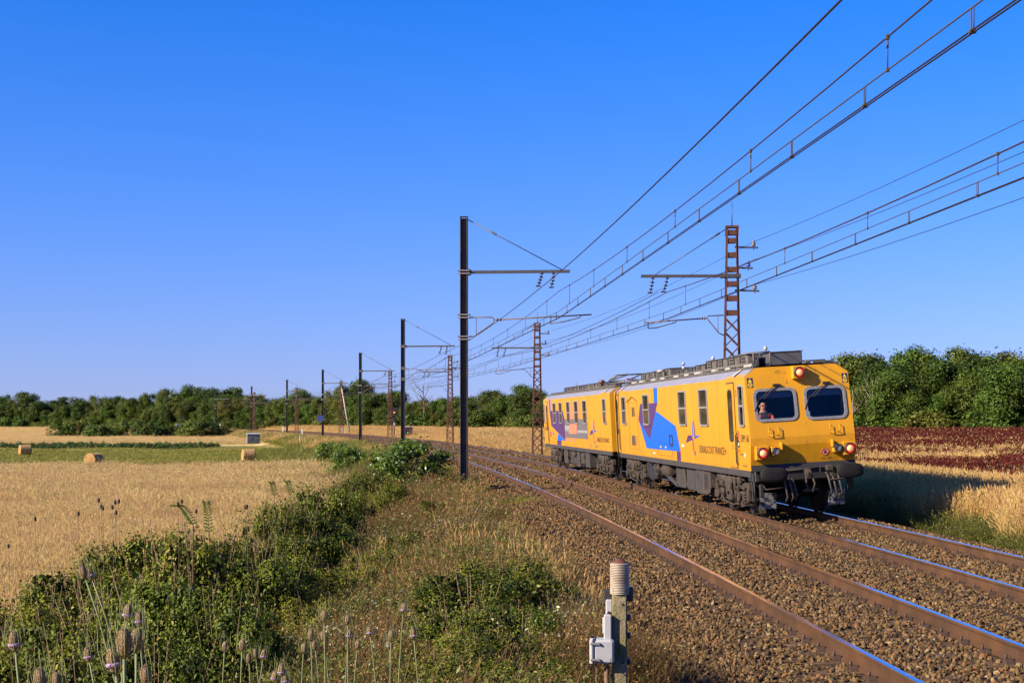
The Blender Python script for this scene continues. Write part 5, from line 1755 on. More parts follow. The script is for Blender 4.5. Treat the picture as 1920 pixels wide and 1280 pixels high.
# golden field on the left
straw = [tuft_mesh('straw_tuft', M_strawgrass, 40 + i, n=44, spread=.13, h0=.45, h1=.85, w0=.0055, lean=.32, seed_head=.45, hw=2.0) for i in range(6)]
pts, rg = frustum_points(42000, 19, 124, lambda X, Y, a, q: (-q - GAP > 8.0 + .8 * np.sin(Y * .3)) & (Y + 2.5 * np.sin(X * .13) + 1.5 * np.sin(X * .41 + 1) < 122), u1=1000, power=1.15, seed=5)
M_straw2 = leafmat('deeper golden grass', (.32, .222, .085), (.58, .43, .185), .45, .6, .14, spec=.2)
straw2 = [tuft_mesh('straw_tuft', M_straw2, 50 + i, n=40, spread=.15, h0=.3, h1=.75, w0=.0055, lean=.5, seed_head=.35, hw=2.0) for i in range(4)]
pw = patch(pts[:, 0], pts[:, 1] * 1.6, .13, 2.) + .8 * patch(pts[:, 0], pts[:, 1], .4, 1.) + rg.normal(0, .5, len(pts))
plant('golden_grass', pts, rg, straw + straw2, .75, 1.25, lambda Y: np.clip(Y / 38, .9, 2.6), 'ripe golden grass covering the field left of the embankment', 'grass', pick=np.where(pw > .35, rg.integers(6, 10, len(pts)), rg.integers(0, 6, len(pts))))
# a few green stems in it
gtuft = [tuft_mesh('green_tuft', M_greengrass, 60 + i, n=36, spread=.12, h0=.35, h1=.75, w0=.007, lean=.4) for i in range(4)]
pts, rg = frustum_points(900, 22, 110, lambda X, Y, a, q: (-q - GAP > 8.5) & (patch(X, Y, .35) > 1.0), u1=1000, seed=6)
plant('field_weeds', pts, rg, gtuft, .6, 1.2, None, 'scattered green weeds standing in the golden field', 'weeds')
# short grass of the mown meadow
short = [tuft_mesh('short_tuft', M_greengrass, 70 + i, n=30, spread=.35, h0=.05, h1=.13, w0=.012, lean=.6) for i in range(3)]
pts, rg = frustum_points(12000, 119, 215, lambda X, Y, a, q: (-q - GAP > 6.5) & (Y > 121), u1=900, seed=7)
plant('meadow_grass', pts, rg, short, .8, 1.4, lambda Y: Y * 0 + 2.2, 'short green grass of the mown meadow strip', 'grass')
# pale straw beyond
pts, rg = frustum_points(9000, 236, 420, lambda X, Y, a, q: (-q - GAP > 6) & ((Y > 258) | (rg0.random(len(X)) < .4)), u1=900, seed=8) if False else frustum_points(9000, 245, 420, lambda X, Y, a, q: (-q - GAP > 6), u1=900, seed=8)
plant('far_stubble', pts, rg, straw, .45, .8, lambda Y: Y * 0 + 5.0, 'pale straw strips beyond the vegetable rows', 'grass')
# right verge and field
def q_ok(lo, hi): return lambda X, Y, a, q: (q > lo) & (q < hi)
vstraw = [tuft_mesh('verge_tuft', M_drygrass, 80 + i, n=46, spread=.14, h0=.4, h1=.9, w0=.0055, lean=.36, seed_head=.4, hw=2.0) for i in range(6)]
pts, rg = frustum_points(30000, 22, 185, lambda X, Y, a, q: (q > 3.9 + .5 * np.sin(Y)) & (q < 75) & ((q < 9) | (rng.random(len(X)) < .3)), u0=900, power=1.15, seed=9)
plant('verge_grass', pts, rg, vstraw, .8, 1.25, lambda Y: np.clip(Y / 40, .9, 2.8), 'tall dry yellow grass along the right side of the tracks', 'grass')
sor = [spike_mesh('sorrel_tuft', M_sorrel, 90 + i) for i in range(5)]
pts, rg = frustum_points(34000, 38, 186, lambda X, Y, a, q: (q > 8.5) & (q < 95) & (.7 * patch(X, Y * 2.2, .05, 2.0) + .6 * patch(X, Y, .33, 1.0) + np.interp(Y, [40, 47, 60, 75, 95, 120, 186], [-.3, .95, .7, -.55, .35, 1.1, 2.4]) > .15), u0=1050, power=1.1, seed=10)
plant('sorrel', pts, rg, sor, .85, 1.3, lambda Y: np.clip(Y / 45, 1.0, 3.0), 'rust red sorrel growing in bands across the right field', 'sorrel')
gw = [herb_mesh('green_weed', M_greenherb, 100 + i, n=22, spread=.14, h=(.3, .7), leaf=.036, leaves=230) for i in range(4)]
pts, rg = frustum_points(3200, 22, 70, lambda X, Y, a, q: (q > 2.8) & (q < 4.9 + .8 * np.sin(Y * .9)) & (patch(X, Y, .9) > -.7), u0=1300, seed=11)
plant('verge_weeds', pts, rg, gw, .55, 1.05, None, 'green weeds edging the ballast on the right', 'weeds')
M_ragwort = leafmat('yellow ragwort', (.07, .09, .015), (.45, .30, .01), .3, .6, .2)
rag = [herb_mesh('ragwort', M_ragwort, 110 + i, n=10, spread=.1, h=(.4, .75), leaf=.035, leaves=80) for i in range(2)]
pts, rg = frustum_points(70, 26, 42, lambda X, Y, a, q: (q > 4.0) & (q < 6.5) & (patch(X, Y, .8, 2.) > .4), u0=1500, seed=31)
plant('ragwort', pts, rg, rag, .8, 1.2, None, 'yellow flowering ragwort in the grass right of the tracks', 'weeds')
# along the line further away
pts, rg = frustum_points(12000, 70, 430, lambda X, Y, a, q: ((q > 3.0) & (q < 30)) | ((-q - GAP > 2.9) & (-q - GAP < 7) & (Y > 150)), seed=12, u0=0, u1=1500)
plant('trackside_grass', pts, rg, vstraw, .5, .9, lambda Y: np.clip(Y / 60, 1.2, 5.0), 'dry grass beside the distant curve of the line', 'grass')

# embankment scrub on the left of the tracks
bh = [herb_mesh('brown_weed', M_brownherb, 120 + i, n=24, spread=.15, h=(.35, .8), leaf=.028, leaves=150, twigs=5) for i in range(5)]
sh = [herb_mesh('silver_weed', M_silver, 130 + i, n=12, spread=.13, h=(.4, .85), leaf=.04, leaves=110, twigs=4) for i in range(4)]
T_ = lambda q: -q - GAP
pts, rg = frustum_points(17000, 9, 100, lambda X, Y, a, q: (T_(q) > 3.3 + .35 * np.sin(Y * .8)) & (T_(q) < 10.5) & (patch(X, Y, .5, 3.) > -.9), u0=-200, u1=1300, power=1.3, seed=13)
plant('brown_weeds', pts, rg, bh, .65, 1.2, lambda Y: np.clip(Y / 26, .9, 2.0), 'brown seeding weeds matted over the embankment', 'weeds')
pts, rg = frustum_points(8000, 9, 110, lambda X, Y, a, q: (T_(q) > 3.4) & (T_(q) < 10) & (patch(X, Y, .6, 1.) > .0), u0=-200, u1=1300, power=1.2, seed=14)
plant('green_weeds', pts, rg, gw, .7, 1.3, lambda Y: np.clip(Y / 28, .9, 2.2), 'green leafy weeds between the brown ones on the embankment', 'weeds')
pts, rg = frustum_points(650, 12, 48, lambda X, Y, a, q: (T_(q) > 3.4) & (T_(q) < 8.5) & (patch(X, Y, .55, 5.) > .5), u0=300, u1=1300, seed=15)
plant('silver_weeds', pts, rg, sh, .8, 1.25, None, 'pale silver leaved weeds catching the sun on the embankment', 'weeds')
pts, rg = frustum_points(3800, 10, 130, lambda X, Y, a, q: (T_(q) > 2.7) & (T_(q) < 4.6 + 1.2 * np.sin(Y * .35)) & ((T_(q) > 3.2) | (rng.random(len(X)) < .25)) & ((Y > 17) | (X < .2)), u0=300, u1=1400, seed=16)
plant('shoulder_grass', pts, rg, vstraw, .5, .95, lambda Y: np.clip(Y / 40, .8, 2.0), 'dry grass edging the ballast on the left', 'grass')
pts, rg = frustum_points(6000, 60, 300, lambda X, Y, a, q: (T_(q) > 3.2) & (T_(q) < 13) & ((T_(q) < 7.5) | (Y < 190)) & ((patch(X, Y, .16, 4.) > -.2) | (T_(q) > 7)), u0=300, u1=1100, seed=17)
plant('slope_grass', pts, rg, gtuft, .7, 1.3, lambda Y: np.clip(Y / 50, 1.2, 4.0), 'green grass on the far embankment slope', 'grass')
pts, rg = frustum_points(650, 14, 60, lambda X, Y, a, q: (T_(q) > 3.2) & (T_(q) < 7) & (patch(X, Y, .45, 7.) > .85), u0=300, u1=1300, seed=18)
plant('straw_tussocks', pts, rg, vstraw, .8, 1.25, None, 'taller straw coloured grass tussocks on the embankment', 'grass')
# vegetable rows
cl_ = [crown_mesh('crop_plant', M_crop, 150 + i, H_=.55, rad_=.45, base=.05, clumps=9, per=26, leaf=.16, shape='bush', clump_r=(.14, .24)) for i in range(2)]
cp = []
for row in range(4):
    xs = np.arange(-140, -46, .75) + rng.normal(0, .15, len(np.arange(-140, -46, .75)))
    cp.append(np.stack([xs, np.full(len(xs), 216. + row * 4) + rng.normal(0, .25, len(xs)), xs * 0], 1))
cp = np.concatenate(cp); _, qq = curvi(cp[:, 0], cp[:, 1]); cp = cp[T_(qq) > 9]; cp[:, 2] = gz(cp[:, 0], cp[:, 1])
plant('vegetable_rows', cp, rng, cl_, .8, 1.5, None, 'dark green vegetable rows across the far meadow', 'crop')

# ------------------------------------------------------------------ trees
def trunk_mesh(seed, h=5.0, r=.17, bare=False):
    rg = random.Random(seed)
    mb = MB()
    pts = [(0, 0, -.3)]
    x = y = 0
    for k in range(1, 7):
        x += rg.uniform(-.12, .12); y += rg.uniform(-.12, .12)
        pts.append((x, y, h * k / 6))
    mb.tube(pts, [r * (1 - .11 * i) for i in range(7)], 7)
    for k in range(9 if bare else 5):
        i = rg.randint(2, 5)
        a = rg.uniform(0, 6.28); L = rg.uniform(.9, 2.0) * (1.3 if bare else 1)
        p0 = Vector(pts[i]); p1 = p0 + Vector((math.cos(a) * L * .5, math.sin(a) * L * .5, L * .5)); p2 = p1 + Vector((math.cos(a) * L * .5, math.sin(a) * L * .4, L * .7))
        mb.tube([p0, p1, p2], [r * .45, r * .3, r * .1], 5)
        if bare:
            for _ in range(3):
                p3 = p1.lerp(p2, rg.random()) ; p4 = p3 + Vector((rg.uniform(-.7, .7), rg.uniform(-.7, .7), rg.uniform(.2, .9)))
                mb.tube([p3, p4], [r * .14, r * .05], 4)
    return mb.mesh('trunk', M_bark)
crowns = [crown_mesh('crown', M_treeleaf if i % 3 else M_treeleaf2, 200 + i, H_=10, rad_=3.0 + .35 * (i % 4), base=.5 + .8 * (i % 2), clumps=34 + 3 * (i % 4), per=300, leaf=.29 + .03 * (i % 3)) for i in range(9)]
trunks = [trunk_mesh(300 + i) for i in range(4)]
def tree(x, y, h, ci, label, group, name='tree', wide=1.0, rz=None):
    t = thing(name, label, 'tree', (x, y, gz1(x, y) - .1), random.uniform(0, 6.28) if rz is None else rz, group)
    k = h / 10.0
    link('trunk', trunks[ci % 4], t, Matrix.Diagonal((k, k, k * 1.35, 1)))
    link('crown', crowns[ci % 9], t, Matrix.Diagonal((k * wide, k * wide, k, 1)))
    return t
# upper outline of the woods: pixel column -> sight-line height, depth of the wood's edge
EDGE_U = [-140, 0, 200, 400, 600, 800, 1000, 1300, 1600, 1960, 2150]
EDGE_Y = [445, 440, 420, 385, 340, 290, 252, 226, 203, 186, 178]
TOP_U = [-140, 0, 60, 120, 210, 260, 330, 400, 430, 500, 560, 600, 655, 700, 735, 780, 810, 860, 905, 950, 1010, 1050, 1150, 1300, 1450, 1520, 1600, 1640, 1700, 1760, 1800, 1850, 1885, 1920, 2000, 2150]
TOP_V = [742, 737, 738, 748, 745, 740, 733, 736, 727, 738, 738, 736, 713, 727, 741, 736, 747, 742, 727, 716, 733, 742, 740, 735, 715, 690, 667, 662, 652, 660, 668, 650, 632, 640, 645, 640]
woods = {'left': [], 'mid': [], 'right': []}
rt = random.Random(21)
for row in range(3):
    u = -120.0 + row * 13
    while u < 2140:
        Y = float(np.interp(u, EDGE_U, EDGE_Y)) + row * 6.5 + rt.uniform(-2, 2)
        x = (u - 960) / F_PX * Y
        vt = float(np.interp(u, TOP_U, TOP_V))
        htop = EYE + (787 - vt) / F_PX * Y
        h = htop - gz1(x, Y)
        h *= (rt.uniform(.5, .88), rt.uniform(.68, 1.0), rt.uniform(.82, 1.16))[row]
        w = rt.uniform(.85, 1.3)
        woods['left' if u < 560 else 'mid' if u < 1300 else 'right'].append((u, x, Y, max(h, 4), row, w))
        u += (3.4 + .7 * row) * F_PX / Y * rt.uniform(.6, 1.35) * (max(h, 5) / 10.0)**.5
for k, wd in woods.items():
    wd.sort(key=lambda a: a[0])
    place = {'left': 'far left wood', 'mid': 'middle wood', 'right': 'right wood'}[k]
    n3 = [0, 0, 0]
    for j, (u, x, Y, h, row, w) in enumerate(wd):
        lab = '%s tree from the left, %s row of the %s' % (ordinal(n3[row]), ('front', 'middle', 'back')[row], place)
        n3[row] += 1
        tree(x, Y, h, rt.randint(0, 8), lab, 'trees of the ' + place, wide=w)
# undergrowth at the foot of the woods
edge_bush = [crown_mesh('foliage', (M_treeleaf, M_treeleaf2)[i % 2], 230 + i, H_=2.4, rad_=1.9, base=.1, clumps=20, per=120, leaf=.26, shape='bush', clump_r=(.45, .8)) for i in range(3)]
u = -100.0
j = 0
while u < 2100:
    Y = float(np.interp(u, EDGE_U, EDGE_Y)) - rt.uniform(3, 6)
    x = (u - 960) / F_PX * Y
    k = rt.uniform(.8, 1.5)
    b = thing('undergrowth_bush', '%s low dark bush from the left along the foot of the woods' % ordinal(j), 'bush', (x, Y, gz1(x, Y) - .1), rt.uniform(0, 6.28), 'low bushes along the foot of the woods')
    link('foliage', edge_bush[j % 3], b, Matrix.Diagonal((k * 1.3, k * 1.3, k, 1)))
    sm = MB(); sm.tube([(0, 0, -.1), (.05, 0, .6), (.1, .05, 1.2)], [.06, .05, .02], 5)
    link('stem', sm.mesh('stem', M_bark) if j == 0 else bpy.data.objects['stem'].data, b)
    u += 3.6 * k * F_PX / Y * rt.uniform(.8, 1.1)
    j += 1
# bare trunks by the train, one dead tree in the middle wood
bare = [trunk_mesh(340 + i, 7.5, .16, True) for i in range(3)]
M_pale = mat('pale dead bark', (.17, .135, .10), .9, var=.3, scale=5)
for i, (u, Y, h) in enumerate(((1600, 198, .8), (1622, 199, .75), (1637, 198, .95), (1650, 198, .85))):
    x = (u - 960) / F_PX * Y
    t = thing('bare_tree', '%s pale bare trunk just right of the train front' % ordinal(i), 'tree', (x, Y, gz1(x, Y)), i, 'pale bare trunks at the wood edge')
    me = bare[i % 3].copy(); me.materials.clear(); me.materials.append(M_pale)
    link('trunk', me, t, Matrix.Diagonal((h, h, h, 1)))
x = (795 - 960) / F_PX * 285
t = thing('bare_tree', 'leafless grey tree standing out of the middle wood', 'tree', (x, 285, gz1(x, 285)), 0.4)
link('trunk', bare[1], t, Matrix.Diagonal((1.3, 1.3, 1.15, 1)))

# ------------------------------------------------------------------ shrubs near by
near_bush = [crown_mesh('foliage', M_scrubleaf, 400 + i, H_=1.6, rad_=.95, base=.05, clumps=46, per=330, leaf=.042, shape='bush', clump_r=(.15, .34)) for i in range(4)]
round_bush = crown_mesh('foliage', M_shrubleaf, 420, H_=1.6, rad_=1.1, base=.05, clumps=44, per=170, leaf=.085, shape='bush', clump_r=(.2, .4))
def stems_mesh(seed, n=22, h=1.45):
    rg = random.Random(seed); mb = MB()
    for k in range(n):
        a = rg.uniform(0, 6.28); L = rg.uniform(.2, .75)
        mb.tube([(0, 0, -.1), (math.cos(a) * L * .4, math.sin(a) * L * .4, h * .45), (math.cos(a) * L, math.sin(a) * L, h * rg.uniform(.8, 1.15))], [.012, .008, .003], 4)
    return mb.mesh('stems', M_stem)
bush_stems = [stems_mesh(440 + i) for i in range(3)]
def mesh_top(me):
    a = np.zeros(len(me.vertices) * 3, np.float32); me.vertices.foreach_get('co', a)
    return float(np.percentile(a[2::3], 99.3))
def shrub(u, Y, vtop, wide, src, label, group, name='shrub'):
    x = (u - 960) / F_PX * Y
    g = gz1(x, Y)
    h = max(.6, EYE - (vtop - 787) / F_PX * Y - g)
    s = thing(name, label, 'shrub', (x, Y, g - .05), random.uniform(0, 6.28), group)
    kz = h / mesh_top(src)
    link('foliage', src, s, Matrix.Diagonal((wide / 1.9, wide / 1.9, kz, 1)))
    link('stems', random.choice(bush_stems), s, Matrix.Diagonal((wide / 1.9, wide / 1.9, kz, 1)))
    return s
near = [(20, 22, 1150, 2.0), (70, 18.5, 1118, 2.2), (150, 21, 1070, 2.2), (225, 23, 1022, 2.2), (300, 22, 995, 2.3), (375, 21, 1005, 2.1), (440, 22.5, 1012, 2.2), (510, 21, 1040, 2.0),
        (120, 16, 1160, 1.8), (230, 17, 1105, 2.0), (330, 16.5, 1085, 2.0), (420, 15.5, 1120, 1.6), (60, 14, 1210, 1.6), (170, 13.5, 1215, 1.6), (290, 13.2, 1200, 1.5)]
for i, a in enumerate(near):
    shrub(*a, near_bush[i % 4], '%s shrub, counted from the left, of the dark thicket at lower left' % ordinal(sorted(range(len(near)), key=lambda k: near[k][0]).index(i)), 'thicket at the lower left corner')
mid = [(505, 27, 962, 1.8, 'shrub where the thicket meets the golden field'), (565, 28, 955, 2.0, 'broad low shrub between the thicket and the pair of field edge shrubs'), (690, 46, 882, 2.0, 'shrub on the slope left of the round green bush'), (722, 56, 862, 1.8, 'taller shrub close to the left of the round green bush'), (828, 56, 872, 1.3, 'small shrub between the round green bush and the nearest mast'), (735, 41, 905, 1.5, 'low shrub below the round green bush'), (540, 31, 940, 2.0, 'shrub left of the pair where the golden field meets the embankment'), (610, 32, 912, 2.2, 'bright shrub right of the pair where the golden field meets the embankment'), (655, 38, 890, 1.5, 'small shrub on the slope below the round green bush')]
for i, a in enumerate(mid):
    shrub(*a[:4], near_bush[(i + 1) % 4], a[4], 'shrubs along the field edge')
right_t = [(885, 16.5, 1072, 1.7), (955, 17.5, 1045, 1.7), (1012, 18.0, 1068, 1.4), (850, 14.6, 1135, 1.3), (975, 14.6, 1135, 1.3), (1040, 16.2, 1130, 1.1), (915, 13.2, 1180, 1.2), (1015, 13.4, 1195, 1.0), (900, 12.2, 1230, 1.2), (980, 12.4, 1238, 1.1), (835, 12.6, 1222, 1.1), (1050, 13.2, 1222, .8)]
for i, a in enumerate(right_t):
    shrub(*a, near_bush[(i + 2) % 4], '%s shrub, counted from the left, of the dark clump left of the cable post' % ordinal(sorted(range(len(right_t)), key=lambda k: right_t[k][0]).index(i)), 'dark clump left of the cable post')
low = [(700, 24, 1030, 1.5), (760, 27, 992, 1.5), (640, 22, 1060, 1.6), (835, 19, 1075, 1.6), (880, 27, 978, 1.2), (575, 25, 1000, 1.7), (745, 18.5, 1108, 1.5), (930, 33, 950, .9), (650, 28, 985, 1.3), (810, 34, 935, 1.0), (590, 19, 1120, 1.2), (690, 16, 1190, 1.0), (780, 15, 1215, 1.0)]
for i, a in enumerate(low):
    shrub(*a, near_bush[(i + 1) % 4], '%s low leafy clump from the left among the brown weeds of the embankment' % ordinal(sorted(range(len(low)), key=lambda k: low[k][0]).index(i)), 'low clumps among the brown weeds')
shrub(766, 53, 824, 2.9, round_bush, 'round bright green bush in front of the second steel mast', None, 'round_bush')
for i, (u, Y, v, w) in enumerate(((655, 95, 836, 2.4), (625, 120, 828, 3.0))):
    shrub(u, Y, v, w, round_bush, '%s small green bush from the left on the far embankment' % ordinal(sorted([655, 625]).index(u)), 'small bushes on the far embankment')
for i in range(11):
    u = 118 + i * 30; Y = 305 + 3 * math.sin(i * 2.1)
    x = (u - 960) / F_PX * Y
    b = thing('bramble_bush', '%s dark bramble bush from the left in the hedge across the straw field' % ordinal(i), 'bush', (x, Y, gz1(x, Y) - .1), i * 1.1, 'bramble hedge across the straw field')
    k = 1.0 + .25 * math.sin(i * 1.7)
    link('foliage', edge_bush[i % 3], b, Matrix.Diagonal((1.7, 1.3, 1.35 * k, 1)))
    link('stem', bpy.data.objects['stem'].data, b)

# leafy shoots rising out of the thicket
def shoot(u, Y, v0, v1, du, label):
    x = (u - 960) / F_PX * Y
    z0, z1 = EYE - (v0 - 787) / F_PX * Y, EYE - (v1 - 787) / F_PX * Y
    zg = gz1(x, Y)
    dx = du / F_PX * Y
    s = thing('leafy_shoot', label, 'shoot', (x, Y, zg), 0)
    mb = MB()
    P0, P1, P2 = Vector((0, 0, 0)), Vector((0, 0, z0 - zg)), Vector((dx, 0, z1 - zg))
    pts = [P0, P0.lerp(P1, .5), P1]
    for k in range(1, 7):
        t_ = k / 6
        pts.append(P1.lerp(P2, t_) + Vector((0, 0, .1 * math.sin(t_ * 3.14))))
    mb.tube(pts, [.008] * 3 + [.006, .006, .005, .004, .004, .003], 5)
    mb.build('stem', M_stem, s)
    n = 15
    for k in range(n):
        t_ = (k + .5) / n
        p = P1.lerp(P2, t_) + Vector((0, 0, .1 * math.sin(t_ * 3.14)))
        for sg in (-1, 1):
            lv, lq = leaf_quads(np.array([[p.x + sg * .035, p.y, p.z + .012]]), np.array([[-sg * .3, -.5, .8]]), np.array([.085 * (1.2 - .5 * t_)]), .5, up=np.array([[sg * 1.0, .1, .5]]))
            link('leaf', quick_mesh('leaf', lv, lq, M_shrubleaf, tint=np.full(4, .5)), s)
shoot(392, 21, 1000, 940, -6, 'upright leafy shoot standing in front of the golden field')
shoot(362, 20, 985, 950, -38, 'leafy shoot arching to the left over the golden field')
shoot(545, 30, 925, 903, -10, 'short leafy shoot above the field edge shrubs')
shoot(515, 30, 930, 905, -8, 'short leafy shoot left of its twin at the field edge')

# ------------------------------------------------------------------ teasels
M_tstem = mat('green teasel stem', (.10, .115, .035), .7, var=.25, scale=30)
M_thead = mat('dry teasel head', (.22, .12, .045), .9, var=.4, scale=120, bump=1.0, bscale=300, c2=(.33, .25, .14), c2scale=90, c2amt=.5)
M_tflower = mat('lilac teasel flowers', (.20, .135, .21), .8, var=.3, scale=150)
M_tdark = mat('old dark teasel head', (.03, .018, .012), .9)
def teasel_head_mesh(flower):
    mb = MB()
    prof_ = [(.003, 0), (.011, .004), (.0165, .018), (.0175, .032), (.0155, .047), (.010, .058), (.003, .063)]
    mb.lathe(prof_, (0, 0, 0), 14)
    rg = random.Random(3)
    for k in range(170):
        u = rg.uniform(.06, 1); a = rg.uniform(0, 6.28)
        i = u * 6; j = min(5, int(i)); f = i - j
        r_ = prof_[j][0] * (1 - f) + prof_[j + 1][0] * f; z = prof_[j][1] * (1 - f) + prof_[j + 1][1] * f
        p = Vector((r_ * math.cos(a), r_ * math.sin(a), z)); d = Vector((math.cos(a), math.sin(a), .55)).normalized() * rg.uniform(.005, .010)
        t_ = Vector((-math.sin(a), math.cos(a), 0)) * .0011
        mb.add([p - t_, p + t_, p + d], [(0, 1, 2)], 1 if flower and .25 < u < .42 else 0)
    if flower:
        mb.lathe([(.0165, .014), (.0215, .017), (.022, .022), (.0175, .025)], (0, 0, 0), 16, mi=1, caps=False)
    return mb.mesh('head', [M_thead, M_tflower])
th = [teasel_head_mesh(False), teasel_head_mesh(True)]
br = MB()
for k in range(9):
    a = 2 * math.pi * k / 9 + .2 * (k % 2)
    L = .055 + .022 * (k % 3)
    c_, s_ = math.cos(a), math.sin(a)
    p = [Vector((.004 * c_, .004 * s_, -.002)), Vector((.026 * c_, .026 * s_, .008)), Vector((.034 * c_, .034 * s_, L * .6)), Vector((.027 * c_, .027 * s_, L * 1.25))]
    br.tube(p, [.0014, .0016, .0012, .0004], 4)
bract_me = br.mesh('bracts', M_tstem)
def teasel(u, v, px, flower, i, dark=False, bend=0.0, label=None, leaf=False):
    Y = .0355 * F_PX / px
    if dark: Y = 20.0 + (i % 5) * 1.1
    x = (u - 960) / F_PX * Y; z = EYE - (v - 787) / F_PX * Y
    x0 = x + bend; zg = gz1(x0, Y)
    t = thing('dried_teasel' if dark else 'teasel', label, 'teasel', (x0, Y, zg), 0, 'old dark teasels at the field edge' if dark else 'teasels in the foreground')
    hs_ = (px * Y / F_PX / .0355) if not dark else px * Y / F_PX / .0355
    top = Vector((x - x0, 0, z - zg - .034 * hs_))
    mb = MB()
    pts = [Vector((0, 0, -.05)), Vector((0, 0, top.z * .4)), Vector((top.x * .35, 0, top.z * .72)), Vector((top.x * .8, 0, top.z * .93)), top]
    mb.tube(pts, [.0085, .007, .0055, .0042, .0038] if not dark else [.003] * 5, 6)
    rg = random.Random(i)
    for k in range(26 if not dark else 0):
        q_ = rg.uniform(.3, .98); a = rg.uniform(0, 6.28)
        p = pts[1].lerp(pts[2], (q_ - .3) / .35) if q_ < .65 else pts[2].lerp(top, (q_ - .65) / .35)
        d = Vector((math.cos(a), math.sin(a), -.2)) * .011
        mb.add([p + Vector((0, 0, .0014)), p - Vector((0, 0, .0014)), p + d], [(0, 1, 2)])
    mb.build('stem', M_stem if dark else M_tstem, t)
    d = (top - pts[3]).normalized()
    Mh = Matrix.Translation(top) @ d.to_track_quat('Z', 'Y').to_matrix().to_4x4() @ Matrix.Scale(hs_, 4)
    if dark:
        me = bpy.data.meshes.get('dark_head')
        if me is None:
            me = th[0].copy(); me.name = 'dark_head'; me.materials.clear(); me.materials.append(M_tdark)
        link('head', me, t, Mh)
    else:
        link('head', th[1 if flower else 0], t, Mh)
        link('bracts', bract_me, t, Mh @ Matrix.Rotation(i * 1.3, 4, 'Z'))
    if leaf:
        p = pts[2]
        for sg in (-1, 1):
            lb = MB(); W = .022
            a0 = p; a1 = p + Vector((sg * .11, -.03, .035)); a2 = p + Vector((sg * .2, -.05, .10 if leaf == 2 else -.02))
            up = Vector((0, W, W * .4))
            lb.add([a0, a1 + up, a2, a1 - up], [(0, 1, 2, 3)])
            lb.build('leaf', leafmat('teasel leaf', (.05, .1, .02), (.07, .15, .025), .35) if 'teasel leaf' not in bpy.data.materials else bpy.data.materials['teasel leaf'], t)
    return t
TE = [(160, 1069, 15, 0, .30, 0, 'left teasel head of the close pair nodding over the thicket'), (173, 1072, 14, 1, .27, 0, 'right teasel head of the close pair nodding over the thicket'),
      (238, 1145, 17, 1, .0, 0, 'lilac ringed teasel above the large blurred heads'), (261, 1158, 16, 1, .01, 0, 'tall teasel just right of the lilac ringed one'),
      (233, 1201, 30, 0, .02, 0, 'largest rust brown teasel head in the foreground'), (256, 1197, 25, 0, .03, 0, 'second large teasel head touching the largest one'),
      (217, 1233, 28, 1, .02, 0, 'low large teasel head with lilac rim left of the largest'), (29, 1199, 21, 1, .14, 0, 'lilac flowering teasel nearest the left edge'),
      (168, 1224, 16, 1, .12, 0, 'small lilac teasel left of the large heads'), (77, 1270, 24, 0, .05, 0, 'teasel head cut by the bottom edge at far left'), (104, 1277, 22, 0, .05, 0, 'teasel head peeking over the bottom edge at far left'),
      (275, 1262, 20, 0, .02, 2, 'teasel with a long pointed green leaf beside the large heads'),
      (608, 1152, 13, 0, .05, 2, 'tallest brown teasel of the middle group, green leaves below'), (583, 1188, 11.5, 0, .04, 0, 'slim teasel left of the tallest in the middle group'), (607, 1190, 10, 0, .02, 0, 'small teasel head under the tallest of the middle group'),
      (569, 1213, 11, 0, .03, 0, 'teasel head low at the left of the middle group'), (591, 1208, 9.5, 0, .02, 0, 'tiny brown teasel head inside the middle group'), (652, 1160, 10.5, 0, .0, 0, 'teasel on a straight stem right of the tallest'),
      (654, 1187, 10, 1, .0, 0, 'lilac teasel on the straight stem group'), (694, 1181, 11, 1, .01, 0, 'lilac teasel alone between the two stem groups'), (670, 1206, 10.5, 0, .0, 0, 'pale slim teasel left of the lone lilac one'),
      (733, 1190, 12, 0, -.02, 0, 'brown teasel bent left at the group centre right'), (730, 1206, 10, 1, -.01, 0, 'lilac teasel under the brown bent one'), (756, 1138, 11, 1, .02, 0, 'highest lilac teasel of the right group'),
      (776, 1186, 12, 1, .0, 0, 'rightmost lilac teasel of the foreground'), (421, 1210, 11, 0, -.02, 0, 'spiky teasel left of the centre thicket gap'), (454, 1207, 13, 0, .0, 0, 'spiky teasel right of the centre thicket gap'),
      (480, 1223, 10, 0, .0, 0, 'small orange brown teasel beside a lilac one'), (493, 1225, 11, 1, -.02, 0, 'lilac teasel beside the small orange brown one'), (467, 1232, 10, 0, .0, 0, 'small teasel below the spiky pair'),
      (528, 1254, 13, 1, .0, 0, 'upper lilac teasel of the low trio at bottom centre'), (513, 1266, 12, 1, -.02, 0, 'left lilac teasel of the low trio at bottom centre'), (536, 1271, 12, 1, .02, 0, 'right lilac teasel of the low trio at bottom centre')]
for i, (u, v, px, fl_, bend, lf, lab) in enumerate(TE):
    teasel(u, v, px, fl_, i, False, bend + .07 * math.sin(i * 2.4), lab, lf)
DT = [(185, 937), (190, 949), (193, 952), (211, 950), (216, 941), (223, 939), (218, 960), (147, 962), (66, 972), (334, 944), (341, 939), (346, 961), (460, 950), (463, 949), (368, 958), (16, 1023)]
for i, (u, v) in enumerate(sorted(DT)):
    teasel(u, v, 5.0, False, i, True, .02, '%s dark dried teasel head from the left against the golden field' % ordinal(i))

